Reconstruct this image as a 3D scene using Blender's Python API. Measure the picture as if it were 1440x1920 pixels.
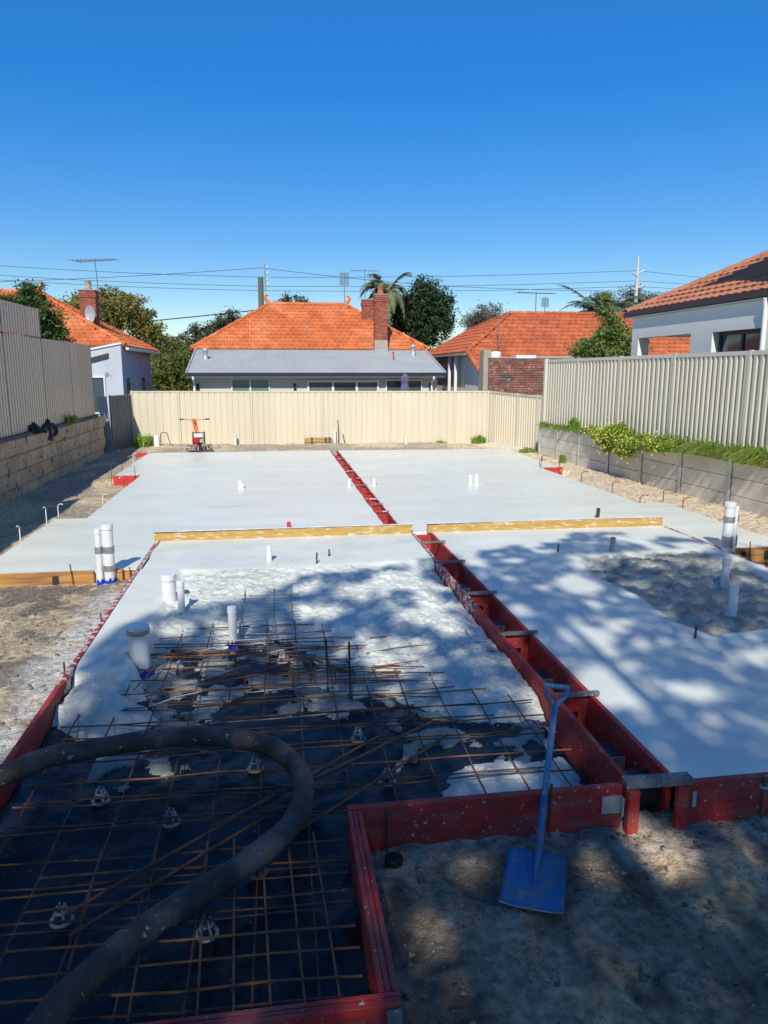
import bpy, math, random
import numpy as np
from mathutils import Vector, Matrix

# ------------------------------------------------------------------ scene, camera, light
S = bpy.context.scene
for o in list(bpy.data.objects): bpy.data.objects.remove(o)
COL = S.collection
R = math.radians
cam = bpy.data.cameras.new('camera'); CAM = bpy.data.objects.new('camera', cam); COL.objects.link(CAM)
CAM.location = (0, 0, 2.62); CAM.rotation_euler = (R(90 - 10.87), 0, R(-8.5))
cam.sensor_fit = 'VERTICAL'; cam.sensor_height = 36; cam.lens = 25.875
cam.clip_start = .05; cam.clip_end = 3000
S.camera = CAM
LIGHT = Vector((.3, 1.12, -1)).normalized()          # direction in which sunlight travels
ELEV = math.asin(-LIGHT.z)
W = bpy.data.worlds.new('World'); S.world = W; W.use_nodes = True
wn = W.node_tree.nodes; bg = wn['Background']
sky = wn.new('ShaderNodeTexSky'); sky.sky_type = 'NISHITA'; sky.sun_disc = False
sky.sun_elevation = ELEV; sky.sun_rotation = math.atan2(-LIGHT.x, -LIGHT.y) % (2*math.pi)
sky.air_density = 1.0; sky.dust_density = 0.; sky.ozone_density = 3.5; sky.altitude = 0
# clear, deep-blue southern sky: the same tone curve over the whole dome
WL = W.node_tree.links.new; SKY = .118
sp_ = wn.new('ShaderNodeSeparateColor'); sp_.mode = 'HSV'; cb_ = wn.new('ShaderNodeCombineColor'); cb_.mode = 'HSV'
def wmath(op, x, v):
    m = wn.new('ShaderNodeMath'); m.operation = op; m.inputs[1].default_value = v; WL(x, m.inputs[0]); return m.outputs[0]
WL(sky.outputs[0], sp_.inputs[0]); WL(wmath('ADD', sp_.outputs[0], .008), cb_.inputs[0])
WL(wmath('MINIMUM', wmath('MULTIPLY', sp_.outputs[1], 1.42), .96), cb_.inputs[1])
WL(wmath('MULTIPLY', wmath('POWER', wmath('MULTIPLY', sp_.outputs[2], SKY), .57), .965/SKY), cb_.inputs[2])
WL(cb_.outputs[0], bg.inputs[0]); bg.inputs[1].default_value = SKY
sl = bpy.data.lights.new('sun', 'SUN'); sl.energy = 4.8; sl.angle = R(.53); sl.color = (1, .955, .88)
SUN = bpy.data.objects.new('sun', sl); COL.objects.link(SUN)
SUN.rotation_euler = LIGHT.to_track_quat('-Z', 'Y').to_euler(); SUN.location = (-10, -30, 40)
S.view_settings.view_transform = 'Standard'; S.view_settings.look = 'None'
S.view_settings.exposure = 0; S.view_settings.gamma = 1; S.view_settings.use_curve_mapping = False
S.render.engine = 'CYCLES'
S.cycles.max_bounces = 6; S.cycles.diffuse_bounces = 3; S.cycles.glossy_bounces = 3
S.cycles.transparent_max_bounces = 6; S.cycles.use_denoising = True

# ------------------------------------------------------------------ helpers
rnd = random.Random(7); rng = np.random.default_rng(11)
ORG = {}
def vnoise(x, y, seed=0):
    r = np.random.default_rng(seed); T = r.random((256, 256))
    xi = np.floor(x).astype(int); yi = np.floor(y).astype(int); fx = x - xi; fy = y - yi
    fx = fx*fx*(3-2*fx); fy = fy*fy*(3-2*fy)
    a = T[xi % 256, yi % 256]; b = T[(xi+1) % 256, yi % 256]; c = T[xi % 256, (yi+1) % 256]; d = T[(xi+1) % 256, (yi+1) % 256]
    return (a*(1-fx)+b*fx)*(1-fy)+(c*(1-fx)+d*fx)*fy - .5
def fbm(x, y, seed=0, oct=4, f=1.):
    s = 0; a = 1.; t = 0
    for i in range(oct):
        s = s + a*vnoise(x*f+i*17.3, y*f+i*9.1, seed+i); t += a; a *= .5; f *= 2.03
    return s/t*2
def sstep(a, b, x):
    t = np.clip((x-a)/(b-a), 0, 1); return t*t*(3-2*t)
def basis(d):
    d = Vector(d).normalized(); u = Vector((0, 0, 1)) if abs(d.z) < .9 else Vector((1, 0, 0))
    a = d.cross(u).normalized(); return a, d.cross(a).normalized()
class MB:
    """collects shapes; build() links them as one mesh object"""
    def __init__(s): s.v = []; s.f = []
    def add(s, V, F):
        n = len(s.v); s.v += [tuple(p) for p in V]; s.f += [tuple(i+n for i in q) for q in F]; return s
    def box(s, a, b, m=None):
        (x0, y0, z0), (x1, y1, z1) = a, b
        V = [(x0,y0,z0),(x1,y0,z0),(x1,y1,z0),(x0,y1,z0),(x0,y0,z1),(x1,y0,z1),(x1,y1,z1),(x0,y1,z1)]
        if m is not None: V = [m @ Vector(p) for p in V]
        return s.add(V, [(3,2,1,0),(4,5,6,7),(0,1,5,4),(1,2,6,5),(2,3,7,6),(3,0,4,7)])
    def bevbox(s, a, b, e=.01, m=None):
        (x0,y0,z0),(x1,y1,z1) = a, b; V = []
        for z, i in ((z0, e), (z0+e, 0), (z1-e, 0), (z1, e)):
            k = e*.9 if i else 0
            V += [(x0+i+e-k*0, y0+i, z), (x1-i-e, y0+i, z), (x1-i, y0+i+e, z), (x1-i, y1-i-e, z),
                  (x1-i-e, y1-i, z), (x0+i+e, y1-i, z), (x0+i, y1-i-e, z), (x0+i, y0+i+e, z)]
        F = [tuple(range(7, -1, -1)), tuple(range(24, 32))]
        for l in range(3):
            for k in range(8): F.append((l*8+k, l*8+(k+1) % 8, l*8+8+(k+1) % 8, l*8+8+k))
        if m is not None: V = [m @ Vector(p) for p in V]
        return s.add(V, F)
    def beam(s, p, q, w, h, up=(0,0,1)):
        p = Vector(p); q = Vector(q); d = (q-p).normalized(); u = Vector(up); a = d.cross(u)
        if a.length < 1e-4: a = d.cross(Vector((1, 0, 0)))
        a.normalize(); b = a.cross(d).normalized()
        V = [c + a*i*w/2 + b*j*h/2 for c in (p, q) for i, j in ((-1,-1),(1,-1),(1,1),(-1,1))]
        return s.add(V, [(3,2,1,0),(4,5,6,7),(0,1,5,4),(1,2,6,5),(2,3,7,6),(3,0,4,7)])
    def tube(s, P, r, n=8, cap=True):
        P = [Vector(p) for p in P]; r = r if hasattr(r, '__len__') else [r]*len(P); V = []; F = []; a = None
        for i, p in enumerate(P):
            d = (P[min(i+1, len(P)-1)] - P[max(i-1, 0)]).normalized()
            if a is None: a, b = basis(d)
            else:
                a = (a - d*a.dot(d)); a = a.normalized() if a.length > 1e-5 else basis(d)[0]; b = d.cross(a)
            V += [p + (a*math.cos(t)+b*math.sin(t))*r[i] for t in (2*math.pi*k/n for k in range(n))]
        for i in range(len(P)-1):
            for k in range(n): F.append((i*n+k, i*n+(k+1) % n, (i+1)*n+(k+1) % n, (i+1)*n+k))
        if cap: F += [tuple(range(n-1, -1, -1)), tuple((len(P)-1)*n+k for k in range(n))]
        return s.add(V, F)
    def lathe(s, c, prof, n=16):
        c = Vector(c); return s.tube([c+Vector((0,0,z)) for _, z in prof], [max(rr, 1e-4) for rr, _ in prof], n)
    def prism(s, poly, z0, z1):
        n = len(poly); V = [(x,y,z0) for x,y in poly]+[(x,y,z1) for x,y in poly]
        return s.add(V, [tuple(range(n-1,-1,-1)), tuple(range(n,2*n))]+[(i,(i+1)%n,n+(i+1)%n,n+i) for i in range(n)])
    def build(s, name, m, parent=None, smooth=False, org=None):
        o0 = Vector(org) if org else (ORG.get(parent.name, Vector()) if parent else Vector())
        me = bpy.data.meshes.new(name); me.from_pydata([tuple(Vector(p)-o0) for p in s.v], [], s.f)
        me.materials.append(m)
        if smooth: me.shade_smooth()
        me.update()
        return link(name, me, parent, o0 if parent is None else None)
def link(name, me, parent=None, loc=None):
    o = bpy.data.objects.new(name, me); COL.objects.link(o)
    if parent: o.parent = parent; ORG[o.name] = ORG.get(parent.name, Vector())
    if loc is not None: o.location = loc; ORG[o.name] = Vector(loc)
    return o
def npmesh(name, V, F, m, parent=None, smooth=False, cols=None, org=None):
    V = np.asarray(V, dtype=np.float32); F = np.asarray(F, dtype=np.int32)
    o0 = Vector(org) if org else (ORG.get(parent.name, Vector()) if parent else Vector()); V = V - np.array(o0, dtype=np.float32)
    me = bpy.data.meshes.new(name); k = F.shape[1]
    me.vertices.add(len(V)); me.vertices.foreach_set('co', V.ravel())
    me.loops.add(F.size); me.loops.foreach_set('vertex_index', F.ravel())
    me.polygons.add(len(F)); me.polygons.foreach_set('loop_start', np.arange(0, F.size, k, dtype=np.int32))
    me.update(calc_edges=True); me.validate()
    if cols is not None:
        a = me.color_attributes.new('Col', 'FLOAT_COLOR', 'POINT')
        a.data.foreach_set('color', (cols if cols.shape[1] == 4 else np.c_[cols, np.ones(len(cols))]).astype(np.float32).ravel())
    me.materials.append(m)
    if smooth: me.shade_smooth()
    return link(name, me, parent, o0 if parent is None else None)
def thing(name, label, cat, loc, group=None):
    o = bpy.data.objects.new(name, None); COL.objects.link(o); o.location = loc; ORG[o.name] = Vector(loc)
    o.empty_display_size = .1; return tag(o, label, cat, group)
def tag(o, label, cat=None, group=None, kind=None):
    o['label'] = label
    if cat: o['category'] = cat
    if group: o['group'] = group
    if kind: o['kind'] = kind
    return o
def struct(o, label=None):
    o['kind'] = 'structure'
    if label: o['label'] = label
    return o
def inst(name, me, parent, loc, rotz=0., sc=None):
    o = bpy.data.objects.new(name, me); COL.objects.link(o); o.parent = parent
    o.location = Vector(loc) - ORG.get(parent.name, Vector()); o.rotation_euler.z = rotz
    if sc: o.scale = sc
    return o
def rawmesh(name, mb, m):
    me = bpy.data.meshes.new(name); me.from_pydata([tuple(p) for p in mb.v], [], mb.f); me.materials.append(m); me.update(); return me

# ------------------------------------------------------------------ materials
def mat(name, c1, c2=None, ns=4., rough=.6, metal=0., bump=0., bs=40., isl=0., sp=None, sps=30., spt=.62, c3=None, ns3=.6,
        spec=.5, attr=False, stretch=None, amask=False, trl=0., rvar=0., obj=0., lo=.35, hi=.65, bs2=None, b2=0., sst=None):
    m = bpy.data.materials.new(name); m.use_nodes = True; nt = m.node_tree; N = nt.nodes; L = nt.links.new
    P = N['Principled BSDF']; P.inputs['Roughness'].default_value = rough; P.inputs['Metallic'].default_value = metal
    P.inputs['Specular IOR Level'].default_value = spec
    g = N.new('ShaderNodeNewGeometry'); vec = g.outputs['Position']
    if stretch:
        mp = N.new('ShaderNodeMapping'); mp.inputs['Scale'].default_value = stretch; L(vec, mp.inputs[0]); vec = mp.outputs[0]
    def noise(sc, det=4., v=None):
        n = N.new('ShaderNodeTexNoise'); n.inputs['Scale'].default_value = sc; n.inputs['Detail'].default_value = det
        n.inputs['Roughness'].default_value = .6; L(v or vec, n.inputs['Vector']); return n.outputs[0]
    def ramp(x, a, b):
        r = N.new('ShaderNodeMapRange'); r.inputs[1].default_value = a; r.inputs[2].default_value = b; L(x, r.inputs[0]); return r.outputs[0]
    def mix(f, a, b, mode='MIX'):
        x = N.new('ShaderNodeMix'); x.data_type = 'RGBA'; x.blend_type = mode
        if isinstance(f, (int, float)): x.inputs[0].default_value = f
        else: L(f, x.inputs[0])
        for s, i in ((a, 6), (b, 7)):
            if isinstance(s, tuple): x.inputs[i].default_value = (*s, 1)
            else: L(s, x.inputs[i])
        return x.outputs[2]
    col = c1
    if c2: col = mix(ramp(noise(ns), lo, hi), c1, c2)
    if c3: col = mix(ramp(noise(ns3, 6.), .48, .62), col, c3)
    if attr:
        a = N.new('ShaderNodeVertexColor'); a.layer_name = 'Col'
        col = mix(1., col if not isinstance(col, tuple) else col, a.outputs[0], 'MULTIPLY')
    if isl or obj:
        src = g.outputs['Random Per Island'] if isl else N.new('ShaderNodeObjectInfo').outputs['Random']
        k = isl or obj; h = N.new('ShaderNodeHueSaturation')
        L(ramp(src, 0, 1), h.inputs['Value']); h.inputs['Value'].links[0].from_node.inputs[3].default_value = 1-k
        h.inputs['Value'].links[0].from_node.inputs[4].default_value = 1+k
        if isinstance(col, tuple): h.inputs['Color'].default_value = (*col, 1)
        else: L(col, h.inputs['Color'])
        col = h.outputs[0]
    if sp:
        sv = g.outputs['Position']
        if sst:
            m2 = N.new('ShaderNodeMapping'); m2.inputs['Scale'].default_value = sst; L(sv, m2.inputs[0]); sv = m2.outputs[0]
        col = mix(ramp(noise(sps, 5., sv), spt, spt+.04), col, sp)
    if isinstance(col, tuple): P.inputs['Base Color'].default_value = (*col, 1)
    else: L(col, P.inputs['Base Color'])
    if rvar:
        r = N.new('ShaderNodeMapRange'); r.inputs[1].default_value = .3; r.inputs[2].default_value = .7
        r.inputs[3].default_value = max(rough-rvar, .03); r.inputs[4].default_value = rough+rvar; L(noise(ns*1.7+.3), r.inputs[0]); L(r.outputs[0], P.inputs['Roughness'])
    if bump:
        b = N.new('ShaderNodeBump'); b.inputs['Strength'].default_value = min(bump, 1.); b.inputs['Distance'].default_value = .02*max(1, bump)
        L(noise(bs, 6.), b.inputs['Height'])
        if amask:
            mm = N.new('ShaderNodeMath'); mm.operation = 'MULTIPLY'; mm.inputs[1].default_value = min(bump, 1.); L(a.outputs[1], mm.inputs[0]); L(mm.outputs[0], b.inputs['Strength'])
        if bs2:
            bb = N.new('ShaderNodeBump'); bb.inputs['Strength'].default_value = b2; bb.inputs['Distance'].default_value = .03
            L(noise(bs2, 3.), bb.inputs['Height']); L(bb.outputs[0], b.inputs['Normal'])
            if amask: L(mm.outputs[0], bb.inputs['Strength'])
        L(b.outputs[0], P.inputs['Normal'])
    if trl:
        t = N.new('ShaderNodeBsdfTranslucent'); ms = N.new('ShaderNodeMixShader'); ms.inputs[0].default_value = trl
        if isinstance(col, tuple): t.inputs[0].default_value = (*col, 1)
        else: L(col, t.inputs[0])
        L(P.outputs[0], ms.inputs[1]); L(t.outputs[0], ms.inputs[2]); L(ms.outputs[0], N['Material Output'].inputs[0])
    return m
CEM = (.56, .56, .54)
m_ground = mat('sand', (.6, .59, .57), (1.3, 1.29, 1.25), ns=16, rough=.95, bump=1., bs=65, attr=True, spec=.15, sp=(.13, .11, .09), sps=38, spt=.63, bs2=14, b2=.8)
m_slab = mat('smooth_concrete', (.7, .72, .6), (.75, .765, .645), ns=.5, rough=.32, rvar=.12, bump=.02, bs=14, spec=.35, sp=(.65, .67, .56), sps=1.6, spt=.62, sst=(.5, 1.5, 1), c3=(.77, .785, .66), ns3=.9, stretch=(.5, 1.5, 1))
m_front = mat('wet_concrete', (.9, .9, .9), (1.05, 1.05, 1.04), ns=1.6, rough=.5, rvar=.15, bump=1., bs=42, attr=True, spec=.45, amask=True, bs2=15, b2=.8)
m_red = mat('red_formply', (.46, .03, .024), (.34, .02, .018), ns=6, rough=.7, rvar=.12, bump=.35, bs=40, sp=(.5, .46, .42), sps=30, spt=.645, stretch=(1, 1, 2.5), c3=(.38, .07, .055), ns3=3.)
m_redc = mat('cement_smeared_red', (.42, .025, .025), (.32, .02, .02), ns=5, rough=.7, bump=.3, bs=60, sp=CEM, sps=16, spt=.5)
m_redf = mat('sunlit_red', (.55, .035, .028), (.45, .03, .025), ns=5, rough=.6, sp=CEM, sps=14, spt=.62)  # brighter red for the boards in sun; the sunlight is in the colour
m_yel = mat('yellow_timber', (.52, .33, .09), (.4, .24, .06), ns=4, rough=.7, bump=.2, bs=50, sp=(.58, .54, .44), sps=34, spt=.575, stretch=(1, 1, 5), sst=(.2, 1, .9))
m_org = mat('orange_timber', (.56, .29, .085), (.43, .2, .055), ns=3, rough=.65, bump=.25, bs=30, stretch=(.5, 1, 9), c3=(.25, .11, .04), ns3=1.6)
m_pine = mat('pine_timber', (.5, .34, .14), (.4, .25, .09), ns=4, rough=.7, stretch=(.6, 1, 9), bump=.2, bs=30)
m_gtim = mat('weathered_timber', (.2, .19, .17), (.12, .115, .11), ns=8, rough=.8, bump=.3, bs=60, sp=CEM, sps=40, spt=.62)
m_poly = mat('black_plastic_film', (.006, .007, .009), (.01, .011, .014), ns=3, rough=.22, rvar=.12, bump=.6, bs=15, sp=(.4, .4, .4), sps=34, spt=.7, spec=.3)
m_rust = mat('rusty_steel', (.19, .08, .032), (.08, .036, .02), ns=9, rough=.75, bump=.3, bs=120, sp=(.4, .39, .37), sps=14, spt=.66)
m_rust2 = mat('fresh_rust', (.3, .12, .036), (.16, .066, .026), ns=9, rough=.8)
m_dsteel = mat('dark_steel', (.05, .045, .045), (.09, .06, .05), ns=12, rough=.5, metal=.4)
m_hose = mat('rubber_hose', (.028, .0265, .025), (.05, .046, .041), ns=6, rough=.75, bump=.7, bs=60, sp=(.42, .4, .36), sps=26, spt=.645, c3=(.1, .092, .08), ns3=3.)
m_pvc = mat('white_pvc', (.76, .77, .76), (.68, .69, .68), ns=5, rough=.35, sp=(.5, .49, .46), sps=18, spt=.68)
m_tape = mat('silver_tape', (.42, .43, .44), (.3, .31, .32), ns=12, rough=.35, metal=.5, bump=.4, bs=50)
m_blue = mat('blue_film', (.01, .03, .42), (.02, .06, .55), ns=12, rough=.4)
m_cgrey = mat('grey_plastic', (.34, .37, .34), (.26, .28, .26), ns=15, rough=.5, sp=(.45, .45, .43), sps=60, spt=.6)
m_shov = mat('blue_shovel_paint', (.03, .17, .33), (.06, .22, .38), ns=9, rough=.65, c3=(.16, .26, .36), ns3=6, sp=(.36, .38, .38), sps=45, spt=.63)
m_shov2 = mat('worn_blue_blade', (.016, .12, .29), (.03, .155, .34), ns=9, rough=.65, c3=(.11, .14, .17), ns3=5, sp=(.2, .18, .15), sps=16, spt=.57)
m_steel = mat('scraped_steel', (.3, .27, .27), (.2, .18, .18), ns=20, rough=.4, metal=.7)
m_lime = mat('limestone', (.62, .45, .27), (.48, .34, .19), ns=3, rough=.95, bump=.8, bs=22, obj=.13, sp=(.12, .1, .075), sps=7, spt=.6)
m_dirt = mat('dark_joint', (.12, .1, .08), rough=1.)
m_cream = mat('cream_steel', (.67, .6, .44), (.63, .56, .405), ns=1.2, rough=.45, obj=.045, stretch=(1, 1, .25))
m_creamp = mat('cream_post_steel', (.63, .56, .41), rough=.42)
m_beige = mat('beige_grey_steel', (.6, .55, .42), (.55, .505, .385), ns=1.5, rough=.45, obj=.045, stretch=(1, 1, .3))
m_beigep = mat('pale_beige_steel', (.62, .58, .46), rough=.42)
m_tan = mat('tan_steel', (.66, .53, .38), (.63, .5, .36), ns=2, rough=.45, obj=.05)
m_tanp = mat('dark_tan_steel', (.27, .23, .19), rough=.45)
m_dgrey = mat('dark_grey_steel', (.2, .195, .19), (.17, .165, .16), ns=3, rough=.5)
m_fcsheet = mat('grey_cement_sheet', (.3, .32, .34), (.24, .26, .28), ns=5, rough=.8)
m_sleep = mat('grey_concrete_sleeper', (.74, .67, .53), (.64, .57, .44), ns=4, rough=.9, bump=.3, bs=40, obj=.08)
m_galv = mat('galvanised_steel', (.5, .5, .48), (.42, .42, .41), ns=10, rough=.5, metal=.3)
m_wpost = mat('pale_steel_post', (.6, .58, .52), (.5, .48, .43), ns=8, rough=.6)
m_tile = mat('terracotta_tile', (.62, .17, .045), (.52, .13, .035), ns=1.5, rough=.75, isl=.16, bump=.2, bs=30, c3=(.66, .22, .08), ns3=.5)
m_tile2 = mat('red_clay_tile', (.52, .135, .045), (.43, .105, .036), ns=1.2, rough=.75, isl=.2, bump=.2, bs=30)
m_tile3 = mat('brown_clay_tile', (.46, .19, .095), (.4, .155, .075), ns=1.5, rough=.75, isl=.1, obj=0., bump=.2, bs=30)
m_tile3o = mat('brown_clay_tile_piece', (.46, .19, .095), (.4, .155, .075), ns=1.5, rough=.75, obj=.1, bump=.2, bs=30)
m_corr = mat('grey_corrugated_steel', (.43, .44, .41), (.38, .39, .365), ns=.8, rough=.6, metal=0., spec=.3)
m_navy = mat('navy_gutter', (.025, .028, .045), rough=.4)
m_white = mat('white_paint', (.78, .78, .75), (.74, .74, .71), ns=3, rough=.6)
m_wall = mat('pale_weatherboard', (.62, .6, .55), (.58, .56, .51), ns=1, rough=.7)
m_bwall = mat('peeling_white_render', (.52, .56, .6), (.46, .5, .54), ns=1.2, rough=.85, sp=(.26, .25, .24), sps=2.2, spt=.63, stretch=(1, 1, .35))
m_gwall = mat('grey_render', (.79, .78, .7), (.75, .74, .66), ns=1.5, rough=.85, bump=.1, bs=60)
m_brick = mat('red_brick', (.36, .1, .055), (.27, .07, .042), ns=3, rough=.9, bump=.4, bs=40, isl=.25)
m_bricko = mat('old_red_brick', (.33, .13, .085), (.23, .09, .065), ns=4, rough=.92, bump=.6, bs=40, obj=.3, c3=(.13, .1, .085), ns3=1.7, sp=(.42, .38, .33), sps=6, spt=.6)
m_mortar = mat('mortar', (.42, .38, .32), (.3, .26, .22), ns=4, rough=.95)
m_stone = mat('rendered_stone', (.42, .37, .27), (.34, .3, .22), ns=5, rough=.9)
m_lead = mat('lead_flashing', (.4, .42, .43), rough=.5, metal=.3)
m_pot = mat('terracotta_pot', (.4, .12, .06), rough=.8)
m_glass = mat('window_glass', (.05, .075, .08), (.07, .1, .1), ns=.6, rough=.06, spec=.8)
m_glassg = mat('green_window_glass', (.12, .2, .19), (.15, .24, .22), ns=.6, rough=.08, spec=.8)
m_curt = mat('grey_curtain', (.16, .16, .16), rough=.9)
m_black = mat('black_plastic', (.012, .012, .013), rough=.5)
m_purple = mat('purple_canvas', (.16, .13, .22), (.12, .1, .17), ns=8, rough=.9)
m_orange = mat('orange_paint', (.75, .17, .03), (.68, .15, .03), ns=8, rough=.45)
m_redp = mat('red_engine_paint', (.45, .02, .02), rough=.35)
m_pole = mat('green_treated_pole', (.1, .13, .08), (.14, .14, .1), ns=3, rough=.9)
m_wire = mat('wire', (.02, .02, .022), rough=.6)
m_alu = mat('antenna_aluminium', (.3, .31, .32), rough=.4, metal=.6)
m_bark = mat('bark', (.12, .09, .065), (.07, .055, .04), ns=6, rough=.95, bump=.6, bs=20)
m_cloth = mat('black_cloth', (.015, .015, .016), rough=.8)
def leafm(n, a, b, t=.25): return mat(n, a, b, ns=.9, rough=.55, isl=.35, trl=t, spec=.3)
m_lf_ol = leafm('olive_leaf', (.3, .25, .05), (.18, .18, .045)); m_lf_dk = leafm('dark_leaf', (.03, .06, .022), (.045, .08, .028), .15)
m_lf_gr = leafm('green_leaf', (.12, .2, .04), (.22, .26, .07)); m_lf_gum = leafm('gum_leaf', (.085, .1, .055), (.12, .125, .075))
m_lf_red = leafm('reddish_leaf', (.17, .125, .09), (.13, .115, .075)); m_lf_citrus = leafm('citrus_leaf', (.05, .1, .025), (.1, .17, .045))
m_lf_yg = leafm('yellow_green_leaf', (.2, .22, .05), (.12, .16, .035)); m_palm = leafm('palm_leaf', (.26, .28, .13), (.17, .21, .1))
m_date = leafm('date_palm_leaf', (.11, .16, .09), (.15, .2, .11)); m_dry = leafm('dry_grass_blade', (.42, .36, .14), (.3, .3, .1), .3); m_grass = leafm('grass_blade', (.22, .37, .05), (.32, .42, .08), .4)
m_flower = mat('yellow_petal', (.75, .6, .03), (.7, .66, .1), ns=20, rough=.6, trl=.2)
m_clod = mat('soil_clod', (.27, .22, .16), (.16, .13, .095), ns=12, rough=1., isl=.4, spec=.1)
m_pebble = mat('cement_crumb', (.36, .33, .28), (.22, .2, .16), ns=30, rough=.95, isl=.35)

# ------------------------------------------------------------------ ground
def ret_x(y): return 7.83 + (20.97-y)*(8.28-7.83)/(20.97-11.18)      # face line of the right retaining wall
def ground_z(x, y):
    n1 = fbm(x, y, 3, 4, 1.1); n2 = fbm(x, y, 21, 4, 6.)
    z = .16 + .03*n1 + .02*n2 + .012*fbm(x, y, 90, 3, 15.)
    z = z - .10*sstep(-3.6, -4.6, x)*sstep(3, 6, y)                                     # side strip beside the limestone wall
    z = z - .07*sstep(7.2, 8.6, y)*sstep(9.4, 8.8, y)*sstep(-1.8, -2.3, x)              # dip under the orange boards
    z = np.where((x > 5.9) & (y < 8.95), .06+.03*n1+.02*n2, z)
    front = sstep(3.72, 3.64, y)*sstep(.36, .42, x) + sstep(2.42, 2.36, y)*sstep(.42, .36, x)*sstep(-1.75, -1.6, x)
    z = z*(1-front) + front*(-.01 + .03*n1 + .03*n2 + .022*fbm(x, y, 95, 4, 11.))
    pr = np.random.default_rng(61)
    for i in range(46):                                          # boot prints
        px_, py_, a = (pr.uniform(.6, 4.2), pr.uniform(1.7, 3.5), pr.uniform(0, 6.3)) if i < 22 else (pr.uniform(-4.3, -1.95), pr.uniform(4, 8.8), pr.uniform(0, 6.3))
        u_ = (x-px_)*np.cos(a)+(y-py_)*np.sin(a); v_ = -(x-px_)*np.sin(a)+(y-py_)*np.cos(a); q = np.sqrt((u_/.15)**2+(v_/.055)**2)
        z = z - .02*sstep(1.05, .8, q) + .01*np.exp(-((q-1.25)/.2)**2)
    z = z - .035*np.exp(-((x-1.24)**2+(y-3.18)**2)/.05)
    und = ((x > -1.66) & (x < 5.95) & (y > 3.68) & (y < 10.6)) | ((x > -1.66) & (x < .37) & (y > 2.43) & (y < 3.7)) \
        | ((x > -3.55) & (x < 7.03) & (y > 9.02) & (y < 12.4)) | ((x > -3.04) & (x < 6.54) & (y > 12.3) & (y < 22.2)) | ((x > -3.6) & (x < 7.05) & (y > 17.5) & (y < 22.2))
    z = np.where(und, -.1, z)
    z = z + .06*sstep(23, 26, y)*np.clip(n1+.25, 0, 1)                                    # little spoil heaps by the rear fence
    z = np.where((x < -5.42) & (y < 24.45), 1.2+.05*n1, z)
    z = np.where((x > ret_x(y)+.09) & (y < 20.95), 1.0+.05*n1, z)
    z = z - .13*sstep(-4.4, -3.9, x)*sstep(-2.9, -3.1, x)*sstep(14.8, 16.4, y)*sstep(17.6, 17.42, y) - .13*sstep(6.4, 6.6, x)*sstep(7.5, 7.1, x)*sstep(15.8, 16.8, y)*sstep(17.5, 17.38, y)
    far = np.maximum(np.maximum(-x-14, x-18), np.maximum(y-45, -y-6))
    z = np.where(far > 0, z*np.exp(-np.clip(far, 0, 60)/15.), z)
    return z
def axis(lo, hi, step, out):
    mid = np.arange(lo, hi+1e-6, step); g = step*1.35**np.arange(1, 40); g = np.cumsum(g); g = g[g < out]
    return np.r_[(lo-g)[::-1], mid, hi+g]
gx = axis(-6.2, 8.8, .05, 900); gx = np.unique(np.r_[gx, np.arange(.325, 4.4, .05)].round(4)); gy = axis(1.6, 26.4, .05, 1200); gy = np.unique(np.r_[gy, np.arange(1.625, 3.7, .05)].round(4))
GX, GY = np.meshgrid(gx, gy, indexing='ij'); GZ = ground_z(GX, GY)
def gridfaces(nx, ny):
    i = np.arange(nx*ny).reshape(nx, ny); return np.stack([i[:-1,:-1], i[1:,:-1], i[1:,1:], i[:-1,1:]], -1).reshape(-1, 4)
gn = fbm(GX, GY, 40, 5, 1.3)[..., None]; gf = fbm(GX, GY, 60, 5, 4.)[..., None]
grey = np.array([.34, .285, .21]); tan = np.array([.52, .41, .265]); dark = np.array([.15, .125, .1]); cem = np.array([.5, .485, .445])
col = grey + (tan-grey)*sstep(-.25, .35, gn)
col = col + (np.array([.66, .53, .36])-col)*sstep(6.4, 7.0, GX)[..., None]*.85
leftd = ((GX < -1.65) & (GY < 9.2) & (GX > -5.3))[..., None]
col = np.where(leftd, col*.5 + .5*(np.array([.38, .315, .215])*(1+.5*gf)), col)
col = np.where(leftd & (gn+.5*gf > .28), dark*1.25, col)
spl = (sstep(-2.25, -1.7, GX + .25*gn[..., 0])*sstep(9, 8, GY)*(GX < -1.65))[..., None]
col = col + (cem-col)*np.clip(spl*1.1*sstep(-.35, .15, gf+.5*spl-.2), 0, 1)
fr = ((GY < 3.68) & (GX > .39) | (GY < 2.42))[..., None]
fc = np.array([.29, .225, .15])*(1+1.0*gf) + (np.array([.52, .41, .29])-.22)*sstep(.0, .35, gn+.4*gf)*.9
fc = fc + (cem*.8-fc)*(sstep(3.2, 3.62, GY + .35*gn[..., 0])[..., None])*.55
col = np.where(fr, fc, col*1.22)
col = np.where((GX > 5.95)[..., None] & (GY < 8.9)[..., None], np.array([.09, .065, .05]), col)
rearm = sstep(22.4, 23.2, GY)[..., None]*(GX < 2)[..., None]
col = np.where((GY > 22.3)[..., None] & (GX > -4)[..., None], col*1.15, col); col = col*(1-.12*rearm*sstep(-.3, .2, gf))
lawn = ((GY > 27) | (GX < -5.5) | (GX > 8.4))[..., None]
col = np.where(lawn & (gn > -.1), np.array([.09, .1, .04]), col)
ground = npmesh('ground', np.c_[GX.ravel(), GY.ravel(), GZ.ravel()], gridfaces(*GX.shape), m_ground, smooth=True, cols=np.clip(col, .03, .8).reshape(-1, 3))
struct(ground, 'grey and tan building sand around the concrete slabs')

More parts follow.
